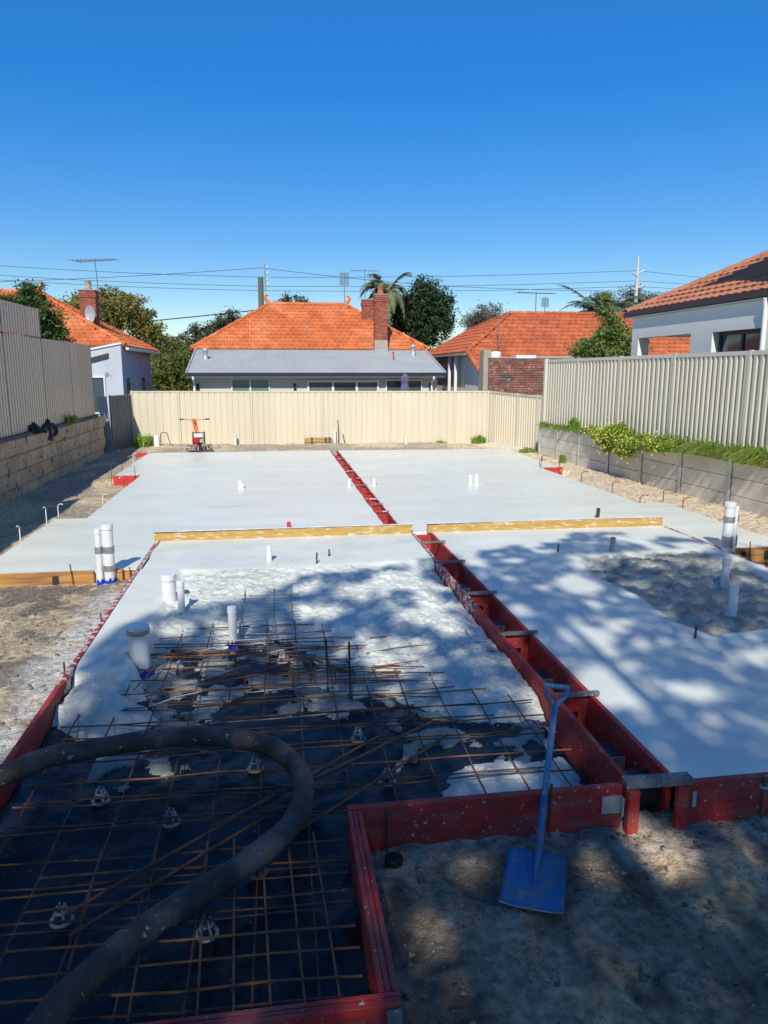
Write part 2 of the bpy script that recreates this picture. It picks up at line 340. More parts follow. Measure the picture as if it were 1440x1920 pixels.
# ------------------------------------------------------------------ concrete slabs
ST = .25
def slab(name, poly, label):
    P = []                                                    # hand-floated edge: a little wander and a worn arris
    for (a, b) in zip(poly, poly[1:]+poly[:1]):
        a = Vector(a); b = Vector(b); n = max(2, int((b-a).length/.25))
        d = (b-a).normalized(); q = Vector((d.y, -d.x))
        for k in range(n): P.append(a.lerp(b, k/n) + (q*rnd.uniform(-.012, .012) if 0 < k else q*0))
    mb = MB(); n = len(P)
    inn = []
    for i, p in enumerate(P):
        t = (P[(i+1) % n]-P[i-1]).normalized(); inn.append(p + Vector((t.y, -t.x))*.012)
    V = [(p.x, p.y, -.05) for p in P] + [(p.x, p.y, ST-.012) for p in P] + [(p.x, p.y, ST) for p in inn]
    F = [(i+k*n, (i+1) % n+k*n, (i+1) % n+n+k*n, i+n+k*n) for k in range(2) for i in range(n)]
    mb.add(V, [f[::-1] for f in F]); mb.f.append(tuple(range(3*n-1, 2*n-1, -1)))
    return struct(mb.build(name, m_slab), label)
slab('concrete_slab', [(-3.65,17.45),(-3.65,22.3),(1.668,22.3),(1.668,10.54),(-1.62,10.54),(-1.62,9.0),(-3.58,9.0),(-3.58,12.42),(-3.07,12.42),(-3.07,17.45)],
     'smooth pale wet concrete slab left of the red channel, behind the yellow boards')
slab('concrete_slab', [(1.892,10.54),(1.892,22.2),(7.08,21.85),(7.08,17.42),(6.56,17.42),(6.56,12.36),(7.05,12.36),(7.05,8.9),(5.93,8.9),(5.93,10.54)],
     'smooth pale concrete slab right of the red channel, behind the yellow boards')
def polydist(X, Y, poly):
    ins = np.zeros(X.shape, bool); D = np.full(X.shape, 9.)
    for (x0, y0), (x1, y1) in zip(poly, poly[1:]+poly[:1]):
        c = ((y0 > Y) != (y1 > Y)) & (X < (x1-x0)*(Y-y0)/((y1-y0) or 1e-9)+x0); ins ^= c
        t = np.clip(((X-x0)*(x1-x0)+(Y-y0)*(y1-y0))/((x1-x0)**2+(y1-y0)**2), 0, 1)
        D = np.minimum(D, np.hypot(X-x0-t*(x1-x0), Y-y0-t*(y1-y0)))
    return np.where(ins, D, -D)
POUR = [(-1.9,5.1),(-1.5,5.05),(-1.3,4.98),(-1.08,5.08),(-.9,5.45),(-1.1,5.9),(-1.3,6.25),(-1.1,6.5),(-.6,6.5),(-.4,6.75),(-.05,6.75),(.15,6.4),(.24,6.1),(.3,5.85),(.5,5.45),(.85,5.5),(1.15,5.2),(1.39,4.98),(1.7,4.86),(2.3,4.76),(2.3,11),(-1.9,11)]
PATCH = [(.82,3.4),(.88,4.12),(1.02,4.28),(1.2,4.44),(1.5,4.42),(1.88,4.4),(1.96,4.2),(1.93,3.85),(1.88,3.4)]
SH = (.7, .715, .62)
def front_left():
    x = np.arange(-1.648, 1.981, .02); y = np.arange(3.7, 10.51, .02); X, Y = np.meshgrid(x, y, indexing='ij')
    wob = .16*fbm(X, Y, 5, 5, 3.4); d1 = polydist(X, Y, POUR) + wob; d2 = polydist(X, Y, PATCH) + .7*wob
    n = fbm(X, Y, 8, 5, 4.5); f = fbm(X, Y, 9, 4, 16.)
    smooth = np.maximum(sstep(8.75, 8.95, Y + .05*fbm(X, Y, 77, 3, 2.)), sstep(-1.12, -1.22, X+.06*n)*sstep(5.75, 6.05, Y))
    h1 = .235*(1-np.exp(-np.clip(d1, 0, 9)/.3)); h1 = h1 - .05*sstep(1.6, .2, d1)*(Y > 6)
    h1 = np.maximum(h1, .225*sstep(0, .45, d1)**.7*(X < -.85)*(Y < 6.6)) + .02*sstep(.1, .35, d1)*(X < -.8)*sstep(6.2, 5.6, Y)*(1-((X+1.25)/.45)**2).clip(0, 1)
    spl = fbm(X, Y, 19, 5, 5.) + .16 - np.clip(-d1, 0, 9)*.75 - 1.*(X < -1.25)*(Y < 5.3); h3 = (.006 + .02*sstep(.1, .6, spl) + .006*(1+f))*(spl > 0)*(d1 <= 0); thin = (h3 > 0)*1.      # lumps thrown ahead of the pour
    h2 = .13*(1-np.exp(-np.clip(d2, 0, 9)/.16))
    z = np.maximum(h1 + (.03*n+.034*f)*(d1 > 0)*(1-smooth), h2 + (.016*n+.02*f)*(d2 > 0))
    z = np.maximum(z, np.where(h3 > 0, .03+h3, 0)); z = z*(1-smooth) + ST*smooth*(d1 > 0); z = np.minimum(z, ST + .03*(1-smooth))
    d1 = np.where(h3 > 0, .05, d1); out = np.maximum(d1, d2) < 0; z = np.where(out, -.06, z)
    c = np.array(SH)*(1+.07*n[..., None]-.3*np.clip(-f-.05, 0, 1)[..., None]*(1-smooth)[..., None]); c = c*(1-.5*thin[..., None]); c = np.concatenate([c, (1-smooth)[..., None]*(1-.45*sstep(-.3, .6, X+.5*n)*sstep(6, 7, Y))[..., None]], -1)  # hollows of the rough pour get a darker colour as crevice shade
    F = gridfaces(*X.shape); keep = (np.maximum(d1, d2).ravel()[F] > -.06).any(1)
    o = npmesh('poured_concrete', np.c_[X.ravel(), Y.ravel(), z.ravel()], F[keep], m_front, smooth=True, cols=c.reshape(-1, 4))
    struct(o, 'freshly poured rough concrete running out over the steel mesh')
    return o
front_left()
ROUGH = [(3.78,8.7),(4.6,8.92),(5.7,8.95),(5.85,8.2),(5.6,7.3),(5.3,6.5),(4.6,5.95),(3.9,5.85),(3.72,6.3),(3.8,7.2),(3.66,7.9)]
def front_right():
    x = np.arange(2.294, 5.93, .03); y = np.arange(3.667, 10.51, .03); X, Y = np.meshgrid(x, y, indexing='ij')
    n = fbm(X, Y, 12, 5, 4.); f = fbm(X, Y, 13, 4, 13.); d = polydist(X, Y, ROUGH) + .06*n
    r = sstep(-.02, .1, d); z = ST + r*(-.03 + .07*n + .045*f) + (1-r)*.001*f; z = np.minimum(z, ST+.05)
    c = np.array(SH)*(1-.52*r[..., None]*(1+.8*f[..., None]).clip(.3, 1.3)) * (1+.03*n[..., None]); c = np.concatenate([c, r[..., None]+.03], -1)
    o = npmesh('trowelled_concrete', np.c_[X.ravel(), Y.ravel(), z.ravel()], gridfaces(*X.shape), m_front, smooth=True, cols=c.reshape(-1, 4))
    struct(o, 'concrete slab in tree shade right of the near red channel, with a rough grey patch')
front_right()
def plastic():
    x = np.arange(-1.648, 1.953, .035); y = np.arange(2.46, 7.9, .035); X, Y = np.meshgrid(x, y, indexing='ij')
    a = X*.8+Y*.6; b = X*-.6+Y*.8
    z = .02 + .03*fbm(a*.4, b*2.2, 33, 4, 2.2) + .045*np.clip(.25-np.abs(fbm(a*1.6, b*.6, 35, 3, 2.)), 0, 1) + .03*np.clip(.2-np.abs(fbm(a*.5, b*1.8, 37, 3, 2.4)), 0, 1) + .008*fbm(X, Y, 36, 3, 9)
    z = z + .06*sstep(-1.5, -1.64, X)
    F = gridfaces(*X.shape); cx = X.ravel()[F].mean(1); cy = Y.ravel()[F].mean(1)
    F = F[~((cx > .335) & (cy < 3.71))]
    o = npmesh('plastic_membrane', np.c_[X.ravel(), Y.ravel(), z.ravel()], F, m_poly, smooth=True)
    tag(o, 'black wrinkled plastic sheet lying under the steel mesh', 'plastic sheet')
plastic()

# ------------------------------------------------------------------ formwork
def board(parent, a, b, m, name='form_board'): return MB().bevbox(a, b, .004).build(name, m, parent)
fw = thing('formwork', 'red edge boards boxing in the unpoured left bay in front', 'formwork', (-1.67, 2.4, 0))
board(fw, (-1.7, 2.36, -.03), (-1.655, 5.6, .262), m_red); board(fw, (-1.7, 5.604, -.03), (-1.655, 10.4, .256), m_redc)
def lam(parent, a, b, axis):                                   # laminated board: three plies with fine grooves
    mb = MB(); n = 3
    for k in range(n):
        lo = list(a); hi = list(b); w = (b[axis]-a[axis])/n
        lo[axis] = a[axis]+k*w+.001; hi[axis] = a[axis]+(k+1)*w-.001; hi[2] -= .003*(k % 2)
        mb.bevbox(tuple(lo), tuple(hi), .003)
    return mb.build('form_board', m_red, parent)
lam(fw, (.34, 2.43, -.02), (.42, 3.64, .255), 0); lam(fw, (-1.65, 2.362, -.02), (.42, 2.427, .253), 1)
board(fw, (.343, 3.645, -.02), (1.945, 3.69, .256), m_red)
MB().bevbox((.36, 2.33, -.02), (.42, 2.36, .24), .004).build('stake', m_gtim, fw); MB().bevbox((-.3, 2.335, -.02), (-.24, 2.36, .2), .004).build('stake', m_gtim, fw)
MB().tube([(1.5, 3.622, -.1), (1.5, 3.622, .32)], .009, 6).build('steel_stake', m_rust, fw)
MB().tube([(.56, 3.632, -.1), (.56, 3.632, .25)], .007, 6).build('steel_stake', m_rust, fw)
MB().tube([(-1.72, 5.9, 0), (-1.72, 5.9, .32)], .008, 6).build('steel_stake', m_rust, fw); MB().tube([(-1.72, 7.2, 0), (-1.72, 7.2, .3)], .008, 6).build('steel_stake', m_rust, fw)
br = MB().box((1.82, 3.636, .09), (1.94, 3.642, .2)); br.box((1.93, 3.6, .09), (1.938, 3.64, .2)); br.build('bracket', m_galv, fw)
fr_ = thing('formwork', 'red front edge board of the shaded right slab', 'formwork', (2.35, 3.65, 0))
board(fr_, (2.33, 3.62, -.02), (6.0, 3.665, .252), m_red); board(fr_, (5.935, 3.67, -.02), (5.98, 10.4, .252), m_redc)
MB().tube([(2.82, 3.6, -.1), (2.82, 3.6, .27)], .009, 6).build('steel_stake', m_steel, fr_)
MB().tube([(2.82+.03*math.cos(t), 3.6+.02*math.sin(t), .2) for t in np.linspace(0, 6.28, 12)], .008, 5).build('clamp_ring', m_galv, fr_)
MB().box((2.37, 3.612, .1), (2.395, 3.617, .2)).build('bracket', m_galv, fr_)
def channel(x0, x1, y0, y1, sps, label, m, th, far):
    t = thing('channel_formwork', label, 'formwork', (x0, y0, 0))
    for a, b, mm in ((x0-th, x0, m), (x1, x1+th, m)):
        if far: board(t, (a, y0, -.05), (b, y1, .258), mm, 'side_board')
        else:
            board(t, (a, y0, -.05), (b, 7.0, .262), m_red, 'side_board'); board(t, (a, 7.003, -.05), (b, y1, .259), m_redc if a < x0 else m_red, 'side_board')
    for k, y in enumerate(sps):
        w = .02 if far else .034; tl = rnd.uniform(-.05, .05) if far else rnd.uniform(-.02, .02)
        MB().beam((x0-th-.005-(0 if far else .0), y+tl, .283), (x1+th+(.003 if far else .03), y-tl, .285), w, .02 if far else .026).build('spacer', (m_redc, m_gtim, m_redc)[k % 3] if far else m_gtim, t)
        if k < len(sps)-1 or far:                              # red divider with an opening at its foot
            z1 = .245; yy = y+.03
            mb = MB().box((x0+.004, yy, .13), (x1-.004, yy+.02, z1)); mb.box((x0+.004, yy+.001, -.02), (x0+.07, yy+.019, .13)); mb.box((x1-.07, yy+.001, -.02), (x1-.004, yy+.019, .13)); mb.build('divider', m_red, t)
    if not far: MB().box((x0+.003, y1-.03, -.05), (x1-.003, y1-.005, .24)).build('end_board', m_red, t)
    if not far:
        for y in (4.15, 5.4, 6.7, 8.0):                         # black boxes standing in for the shaded openings inside the slot
            MB().bevbox((x0+.03, y, 0), (x1-.05, y+.22, .13), .01).build('dark_opening', m_black, t)
            MB().bevbox((x0+.025, y-.02, .02), (x1-.045, y-.001, .145), .004).build('opening_frame', m_gtim, t)
    return t
ch = channel(2.02, 2.255, 3.7, 10.42, [4.8, 6.1, 7.34, 8.68, 9.75], 'near red slot form with grey timber spacers between the two front slabs', m_red, .036, False)
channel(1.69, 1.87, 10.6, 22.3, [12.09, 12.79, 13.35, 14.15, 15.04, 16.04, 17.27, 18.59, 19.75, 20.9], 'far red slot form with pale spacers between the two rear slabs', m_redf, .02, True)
MB().beam((1.945, 3.63, .285), (2.35, 3.62, .283), .08, .038).build('end_spacer', m_gtim, ch)
for x in (1.95, 2.255): MB().bevbox((x, 3.57, -.03), (x+.07, 3.618, .258), .006).build('end_post', m_red, ch)
MB().bevbox((2.02, 3.75, .03), (2.26, 3.95, .17), .01).build('dark_opening', m_black, ch); MB().bevbox((2.01, 3.73, .172), (2.27, 3.75, .19), .003).build('opening_frame', m_pine, ch)  # black box stands in for the dark opening at the near end
def redend(x0, x1, y, label):
    t = thing('end_board', label, 'formwork', (x0, y, .0)); board(t, (x0, y-.04, .02), (x1, y, .256), m_redf, 'board')
    for x in (x0-.03, x1-.1): MB().tube([(x, y-.06, 0), (x, y-.06, .55 if x < x1-.2 else .45)], .008, 5).build('steel_stake', m_rust, t)
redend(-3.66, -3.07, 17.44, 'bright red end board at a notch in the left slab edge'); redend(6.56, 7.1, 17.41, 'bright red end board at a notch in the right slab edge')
tag(MB().bevbox((-4.0, 22.2, .1), (-3.68, 22.25, .27), .004).build('end_board', m_redf, None, org=(-3.85, 22.2, .1)), 'small red board end at the far left corner of the slab', 'formwork')
def yboard(x0, x1, y0, y1, label):
    o = MB(); n = 24; V = []; F = []
    for k in range(n+1):
        t = k/n; x = x0+(x1-x0)*t; y = y0+(y1-y0)*t; z = .385 + .004*math.sin(5*t)
        V += [(x, y-.02, ST-.01), (x, y+.02, ST-.01), (x, y+.02, z), (x, y-.02, z)]
    for k in range(n):
        for j in range(4): F.append((k*4+j, k*4+(j+1) % 4, k*4+4+(j+1) % 4, k*4+4+j))
    F = [f[::-1] for f in F] + [(0, 1, 2, 3), (n*4+3, n*4+2, n*4+1, n*4)]; o.add(V, F)
    b = o.build('screed_board', m_yel, None, org=(x0, y0, ST)); return tag(b, label, 'timber board', 'yellow boards across the slab')
yb = yboard(-1.71, 2.0, 10.52, 10.5, 'yellow timber board with cement smears set across the left slab')
yb2 = yboard(2.22, 5.94, 10.52, 10.46, 'yellow timber board with cement smears set across the right slab')
for (x0, x1, z0, prt) in ((-1.71, 2.0, .386, yb), (2.22, 5.94, .386, yb2)):                 # dried cement crust along the top
    mb = MB(); n = 60; V = []; F = []
    for k in range(n+1):
        x = x0+(x1-x0)*k/n; h = .004+.012*rnd.random(); V += [(x, 10.47, z0+.003), (x, 10.485, z0+h), (x, 10.515, z0+h*.8), (x, 10.535, z0+.003)]
    for k in range(n):
        for j in range(3): F.append((k*4+j, k*4+4+j, k*4+5+j, k*4+1+j))
    mb.add(V, F).build('cement_crust', m_pvc, prt, smooth=True)
def oboard(x0, x1, y, z0, label, plates, stakes):
    t = thing('edge_board', label, 'timber board', (x0, y, z0)); MB().bevbox((x0, y-.045, z0-.05), (x1, y-.002, .262), .004).build('board', m_org, t)
    for x in plates: MB().bevbox((x-.035, y-.055, .1), (x+.035, y-.047, .22), .003).build('plate', m_dsteel, t)
    for x in stakes: MB().tube([(x+.01, y-.06, .0), (x-.02, y-.06, .36)], .008, 5).build('steel_stake', m_rust, t)
oboard(-4.2, -2.18, 8.99, .05, 'long orange timber edge board below the left slab', [-2.62], [-2.42])
oboard(5.99, 7.3, 8.89, .05, 'orange timber edge board with dark plates below the right slab', [6.24, 6.58], [6.33])
t = thing('timber_offcut', 'short orange timber block beside the taped pipes on the left', 'timber board', (-1.9, 8.95, .1))
MB().bevbox((-1.94, 8.9, .08), (-1.84, 8.99, .27), .006).build('block', m_org, t); MB().bevbox((-1.83, 8.95, .08), (-1.68, 8.985, .25), .004).build('batten', m_org, t)
MB().tube([(-1.76, 8.92, .05), (-1.76, 8.92, .3)], .009, 5).build('steel_stake', m_rust2, t)

# ------------------------------------------------------------------ fences and walls
def sheet_fence(parent, p, q, zb0, zb1, zt0, zt1, side, m_s, m_p, posts, pitch, depth, sheets=3, rail=.05, pw=.05, prof='v'):
    p = Vector(p); q = Vector(q); L = (q-p).length; d = (q-p)/L; nrm = Vector((d.y, -d.x))*side
    def pt(s, off, z): a = p+d*s+nrm*off; return (a.x, a.y, z)
    zb = lambda s: zb0+(zb1-zb0)*s/L
    zt = lambda s: zt0+(zt1-zt0)*s/L
    for s in posts:
        mb = MB(); V = [pt(s+i*pw/2, j*.03, z) for z in (zb(s)-.05, zt(s)+.012) for i, j in ((-1,-1.05),(1,-1.05),(1,1.05),(-1,1.05))]
        mb.add(V, [(3,2,1,0),(4,5,6,7),(0,1,5,4),(1,2,6,5),(2,3,7,6),(3,0,4,7)]).build('post', m_p, parent)
    for a, b in zip(posts, posts[1:]):
        for zz, h in ((zt, -rail), (zb, .0)):
            mb = MB(); V = []
            for s in (a+pw/2, b-pw/2):
                z0 = zz(s)+h; V += [pt(s, -.026, z0), pt(s, .026, z0), pt(s, .026, z0+rail), pt(s, -.026, z0+rail)]
            mb.add(V, [(3,2,1,0),(4,5,6,7),(0,1,5,4),(1,2,6,5),(2,3,7,6),(3,0,4,7)]).build('rail', m_p, parent)
        for k in range(sheets):
            s0 = a+pw/2+(b-a-pw)*k/sheets; s1 = a+pw/2+(b-a-pw)*(k+1)/sheets; n = max(1, round((s1-s0)/pitch)); w = (s1-s0)/n
            pr = []
            for i in range(n):
                u = s0+i*w
                if prof == 'v': pr += [(u, -depth*.5), (u+w*.07, -depth*.5), (u+w*.12, depth*.5), (u+w*.88, depth*.5), (u+w*.93, -depth*.5)]
                elif prof == 'w': pr += [(u, -depth*.5), (u+w*.24, -depth*.5), (u+w*.3, depth*.5), (u+w*.94, depth*.5)]
                else: pr += [(u, -depth*.5), (u+w*.38, -depth*.5), (u+w*.5, depth*.5), (u+w*.88, depth*.5)]
            pr.append((s1, -depth*.5)); V = []; F = []
            for i, (s, o) in enumerate(pr):
                V += [pt(s, o, zb(s)+.01), pt(s, o, zt(s)-.012)]
                if i: F.append((2*i-2, 2*i, 2*i+1, 2*i-1))
            MB().add(V, F).build('steel_sheet', m_s, parent)
# rear fence
A = Vector((-4.72, 26.15)); B = Vector((7.28, 24.6)); L = (B-A).length
fb = thing('steel_fence', 'cream ribbed steel fence standing across the back of the site', 'fence', (A.x, A.y, .1))
sheet_fence(fb, A, B, .1, .1, 1.945, 1.945, 1, m_cream, m_creamp, [0]+[(x+4.72)/12*L for x in (-3.15, -.72, 1.66, 3.95, 6.15)]+[L], .21, .022, prof='v')
fbd = thing('steel_fence', 'short cream ribbed fence angling forward from the rear right corner', 'fence', (7.33, 24.55, .1))
Lb = (Vector((8.06, 21.5))-Vector((7.33, 24.55))).length
sheet_fence(fbd, (7.33, 24.55), (8.06, 21.5), .1, .12, 1.94, 1.86, 1, m_cream, m_creamp, [0.03, .25, 1.75, Lb-.25, Lb], .15, .035, sheets=2, prof='t')
MB().box((-.04, 0, .08), (.04, Lb, .2), Matrix.Translation((7.29, 24.45, 0)) @ Matrix.Rotation(math.atan2(-(8.06-7.33), 21.5-24.55), 4, 'Z')).build('plinth', m_white, fbd)
# right fence on the retaining wall
fr0 = Vector((8.08, 21.3)); fr1 = Vector((8.62, 9.8)); Lr = (fr1-fr0).length
ff = thing('steel_fence', 'tall beige ribbed steel fence on the sleeper wall at right', 'fence', (8.08, 21.3, 1))
sheet_fence(ff, fr0, fr1, 1.0, 1.0, 2.94, 2.98, 1, m_beige, m_beigep, [0, 2.1, 4.35, 6.6, 8.95, Lr], .165, .045, rail=.075, pw=.075, prof='t')
MB().box((8.0, 21.24, .95), (8.1, 21.36, 2.96)).build('corner_post', m_beigep, ff)
# left fence on limestone
fl = thing('steel_fence', 'tall brown ribbed fence with raised near panels on the limestone wall', 'fence', (-5.4, 23.55, 1.28))
lp = [0, 2.35, 4.8, 7.35, 9.75, 12.15, 14.5]
sheet_fence(fl, (-5.38, 23.55), (-5.38, 9.05), 1.3, 1.3, 3.37, 3.37, -1, m_tan, m_tanp, lp, .16, .07, rail=.05, pw=.045, prof='w')
sheet_fence(fl, (-5.38, 18.75), (-5.38, 9.05), 3.385, 3.385, 4.03, 4.03, -1, m_tan, m_tanp, [0, 2.55, 4.95, 7.35, 9.7], .16, .07, rail=.05, pw=.045, prof='w')
MB().box((-5.5, 9.1, 1.22), (-5.26, 23.6, 1.3)).build('plinth', m_dirt, fl)
lf = thing('steel_fence', 'low dark grey fence in shadow joining the rear left corner', 'fence', (-5.1, 24.45, .05))
Ll = (Vector((-4.76, 26.1))-Vector((-5.1, 24.6))).length
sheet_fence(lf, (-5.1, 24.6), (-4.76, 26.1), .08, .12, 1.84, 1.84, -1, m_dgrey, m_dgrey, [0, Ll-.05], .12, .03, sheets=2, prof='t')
sh = thing('cement_sheet', 'grey leaning cement sheet at the end of the limestone wall', 'panel', (-5.3, 24.5, 0))
MB().add([(-5.26, 24.5, 0), (-5.08, 24.5, 0), (-5.2, 24.54, 1.82), (-5.5, 24.54, 1.82), (-5.26, 24.54, 0), (-5.08, 24.54, 0), (-5.2, 24.58, 1.82), (-5.5, 24.58, 1.82)],
         [(0,1,2,3),(7,6,5,4),(0,4,5,1),(1,5,6,2),(2,6,7,3),(3,7,4,0)]).build('panel', m_fcsheet, sh)
# limestone wall, block by block
lw = thing('limestone_wall', 'stained limestone block retaining wall below the brown fence at left', 'wall', (-5.4, 24.5, -.05))
MB().box((-5.55, 9.1, -.1), (-5.3, 24.44, 1.21)).build('wall_core', m_dirt, lw)
def block(w, h, seed):
    r = random.Random(seed); mb = MB().bevbox((0, 0, 0), (.06, w-.012, h-.012), .012)
    mb.v = [(x+(r.uniform(-.008, .012) if x > .03 else 0), y+r.uniform(-.006, .006), z+r.uniform(-.006, .006)) for x, y, z in mb.v]; return rawmesh('limestone_block', mb, m_lime)
BL = {(w, k): block(w, .325, k*7+int(w*10)) for w in (.72, .5, .36) for k in range(3)}
for r_ in range(4):
    y = 9.2+.21*r_
    while y < 24.42:
        w = rnd.choice((.72, .72, .72, .5, .36)) if r_ != 1 else rnd.choice((.72, .5, .72))
        if y+w > 24.46: break
        inst('limestone_block', BL[(w, rnd.randrange(3))], lw, (-5.3+rnd.uniform(-.006, .012), y, -.06+r_*.325)); y += w
# right sleeper wall
rw = thing('sleeper_wall', 'grey concrete sleeper retaining wall below the beige fence at right', 'wall', (7.83, 21, .1))
ys = [21.0, 19.75, 18.4, 16.8, 15.3, 13.8, 12.25, 10.7, 9.1]
for y0, y1 in zip(ys, ys[1:]):
    a = Vector((ret_x(y0), y0-.05)); b = Vector((ret_x(y1), y1+.05)); d = (b-a).normalized(); n = Vector((-d.y, d.x))
    for k in range(3):
        z0 = .08+k*.32; z1 = z0+.312; mb = MB(); e = .008
        V = [(*(p+n*o), z) for p in (a, b) for o, z in ((.0, z0+e), (.0+e, z0), (.09, z0), (.09, z1), (.0+e, z1), (.0, z1-e))]
        F = [tuple(range(5, -1, -1)), tuple(range(6, 12))]+[(j, (j+1) % 6, 6+(j+1) % 6, 6+j) for j in range(6)]
        mb.add(V, F).build('sleeper', m_sleep, rw)
for y in ys:
    x = ret_x(y); mb = MB().box((x-.03, y-.045, .02), (x-.018, y+.045, 1.07)).box((x-.018, y-.006, .02), (x+.1, y+.006, 1.068)); mb.build('steel_post', m_wpost, rw)
# old brick wall behind the right rear corner
bw = thing('brick_wall', 'old weathered red brick wall rising behind the cream angled fence', 'wall', (8.9, 26.6, 0))
MB().box((7.86, 26.53, 0), (11.4, 26.72, 3.05)).build('mortar_core', m_mortar, bw)
bm = [rawmesh('brick', (lambda b: b)(MB().bevbox((0, 0, 0), (w, .05, .074), .006)), m_bricko) for w in (.228, .11)]
for r_ in range(15):
    z = 1.76+r_*.086; x = 7.85
    if r_ % 2: inst('brick', bm[1], bw, (x, 26.5, z)); x += .12
    while x < 10.2:
        inst('brick', bm[0], bw, (x, 26.5+rnd.uniform(-.006, .008), z)); x += .238
MB().bevbox((7.84, 26.48, 3.055), (8.85, 26.75, 3.1), .01).build('coping', m_mortar, bw); MB().bevbox((8.852, 26.47, 3.055), (9.6, 26.76, 3.18), .012).build('coping', m_pvc, bw); MB().bevbox((9.602, 26.48, 3.055), (11.4, 26.75, 3.15), .01).build('coping', m_stone, bw)

# ------------------------------------------------------------------ houses
def inpoly(px, py, poly):
    ins = False
    for (x0, y0), (x1, y1) in zip(poly, poly[1:]+poly[:1]):
        if (y0 > py) != (y1 > py) and px < (x1-x0)*(py-y0)/(y1-y0)+x0: ins = not ins
    return ins
TC, TW = .32, .27
def tile_shape(mb, o, u, v, n, jit=0.):
    w = TW; hump = ((0, .0), (.12, .022), (.38, .022), (.52, .004), (.98, .004)); V = []; k = len(hump)
    for vv, h in ((0, .042), (TC*1.08, .008)): V += [o+u*(a*w)+v*vv+n*(b+h+jit) for a, b in hump]
    V += [o+u*(a*w)+n*(-.004) for a, b in hump]
    F = [(i, i+1, k+i+1, k+i) for i in range(k-1)]+[(2*k+i, 2*k+i+1, i+1, i) for i in range(k-1)]
    mb.add(V, F)
def tile_plane(parent, o, u, v, poly, m, singles=None):
    o = Vector(o); u = Vector(u).normalized(); v = Vector(v).normalized(); n = u.cross(v); mb = MB(); cand = []
    us = [p[0] for p in poly]; vs = [p[1] for p in poly]; k = 0; y = min(vs)
    while y < max(vs):
        x = min(us) - (TW/2 if k % 2 else 0)
        while x < max(us):
            if inpoly(x+TW/2, y+.1, poly): cand.append((x, y))
            x += TW
        y += TC; k += 1
    if singles:
        me, key, cnt = singles; cand.sort(key=lambda c: key(o+u*c[0]+v*c[1]))
        Mx = Matrix((u, v, n)).transposed().to_4x4()
        for x, y in cand[:cnt]:
            p = o+u*x+v*y; ob = bpy.data.objects.new('roof_tile', me); COL.objects.link(ob); ob.parent = parent
            ob.matrix_local = Matrix.Translation(p+n*rnd.uniform(-.003, .004)-ORG[parent.name]) @ Mx
        cand = cand[cnt:]
    for x, y in cand: tile_shape(mb, o+u*x+v*y, u, v, n, rnd.uniform(-.003, .005))
    if mb.v: ob = mb.build('roof_tiles', m, parent); ob['kind'] = 'stuff'
def ridge_caps(parent, p, q, m, r=.09):
    p = Vector(p); q = Vector(q); L = (q-p).length; n = max(1, int(L/.4)); mb = MB()
    for i in range(n): mb.tube([p.lerp(q, i/n), p.lerp(q, (i+1.06)/n)], [r*1.12, r*.93], 8)
    ob = mb.build('ridge_caps', m, parent); ob['kind'] = 'stuff'
def hip_roof(parent, X0, X1, Y0, Y1, ze, zr, a, b, m, planes, singles=None):
    ym = (Y0+Y1)/2; s = math.hypot(ym-Y0, zr-ze); e = .03
    V = [(X0,Y0,ze-e),(X1,Y0,ze-e),(X1,Y1,ze-e),(X0,Y1,ze-e),(a,ym,zr-e),(b,ym,zr-e),(X0+.1,Y0+.1,ze-.12),(X1-.1,Y0+.1,ze-.12),(X1-.1,Y1-.1,ze-.12),(X0+.1,Y1-.1,ze-.12)]
    MB().add(V, [(0,1,5,4),(2,3,4,5),(3,0,4),(1,2,5),(1,0,6,7),(2,1,7,8),(3,2,8,9),(0,3,9,6),(6,9,8,7)]).build('roof', m, parent)
    sl = math.hypot(a-X0, zr-ze); sr = math.hypot(b-X1, zr-ze)
    D = Y1-Y0
    if 'f' in planes: tile_plane(parent, (X0,Y0,ze), (1,0,0), (0,ym-Y0,zr-ze), [(0,0),(X1-X0,0),(b-X0,s),(a-X0,s)], m, singles)
    if 'l' in planes: tile_plane(parent, (X0,Y1,ze), (0,-1,0), (a-X0,0,zr-ze), [(0,0),(D,0),(D/2,sl)], m)
    if 'r' in planes: tile_plane(parent, (X1,Y0,ze), (0,1,0), (b-X1,0,zr-ze), [(0,0),(D,0),(D/2,sr)], m)
    for p, q in (((X0,Y0,ze),(a,ym,zr)),((X1,Y0,ze),(b,ym,zr)),((a,ym,zr),(b,ym,zr)),((X0,Y1,ze),(a,ym,zr)),((X1,Y1,ze),(b,ym,zr))):
        ridge_caps(parent, Vector(p)+Vector((0,0,.03)), Vector(q)+Vector((0,0,.04)), m)
def finial(parent, p, d, m):
    p = Vector(p); d = Vector(d)
    P = [p, p+d*.1+Vector((0,0,.14)), p+d*.22+Vector((0,0,.3)), p+d*.16+Vector((0,0,.42)), p+d*.02+Vector((0,0,.4))]
    MB().tube(P, [.11, .1, .08, .06, .03], 7).build('finial', m, parent)
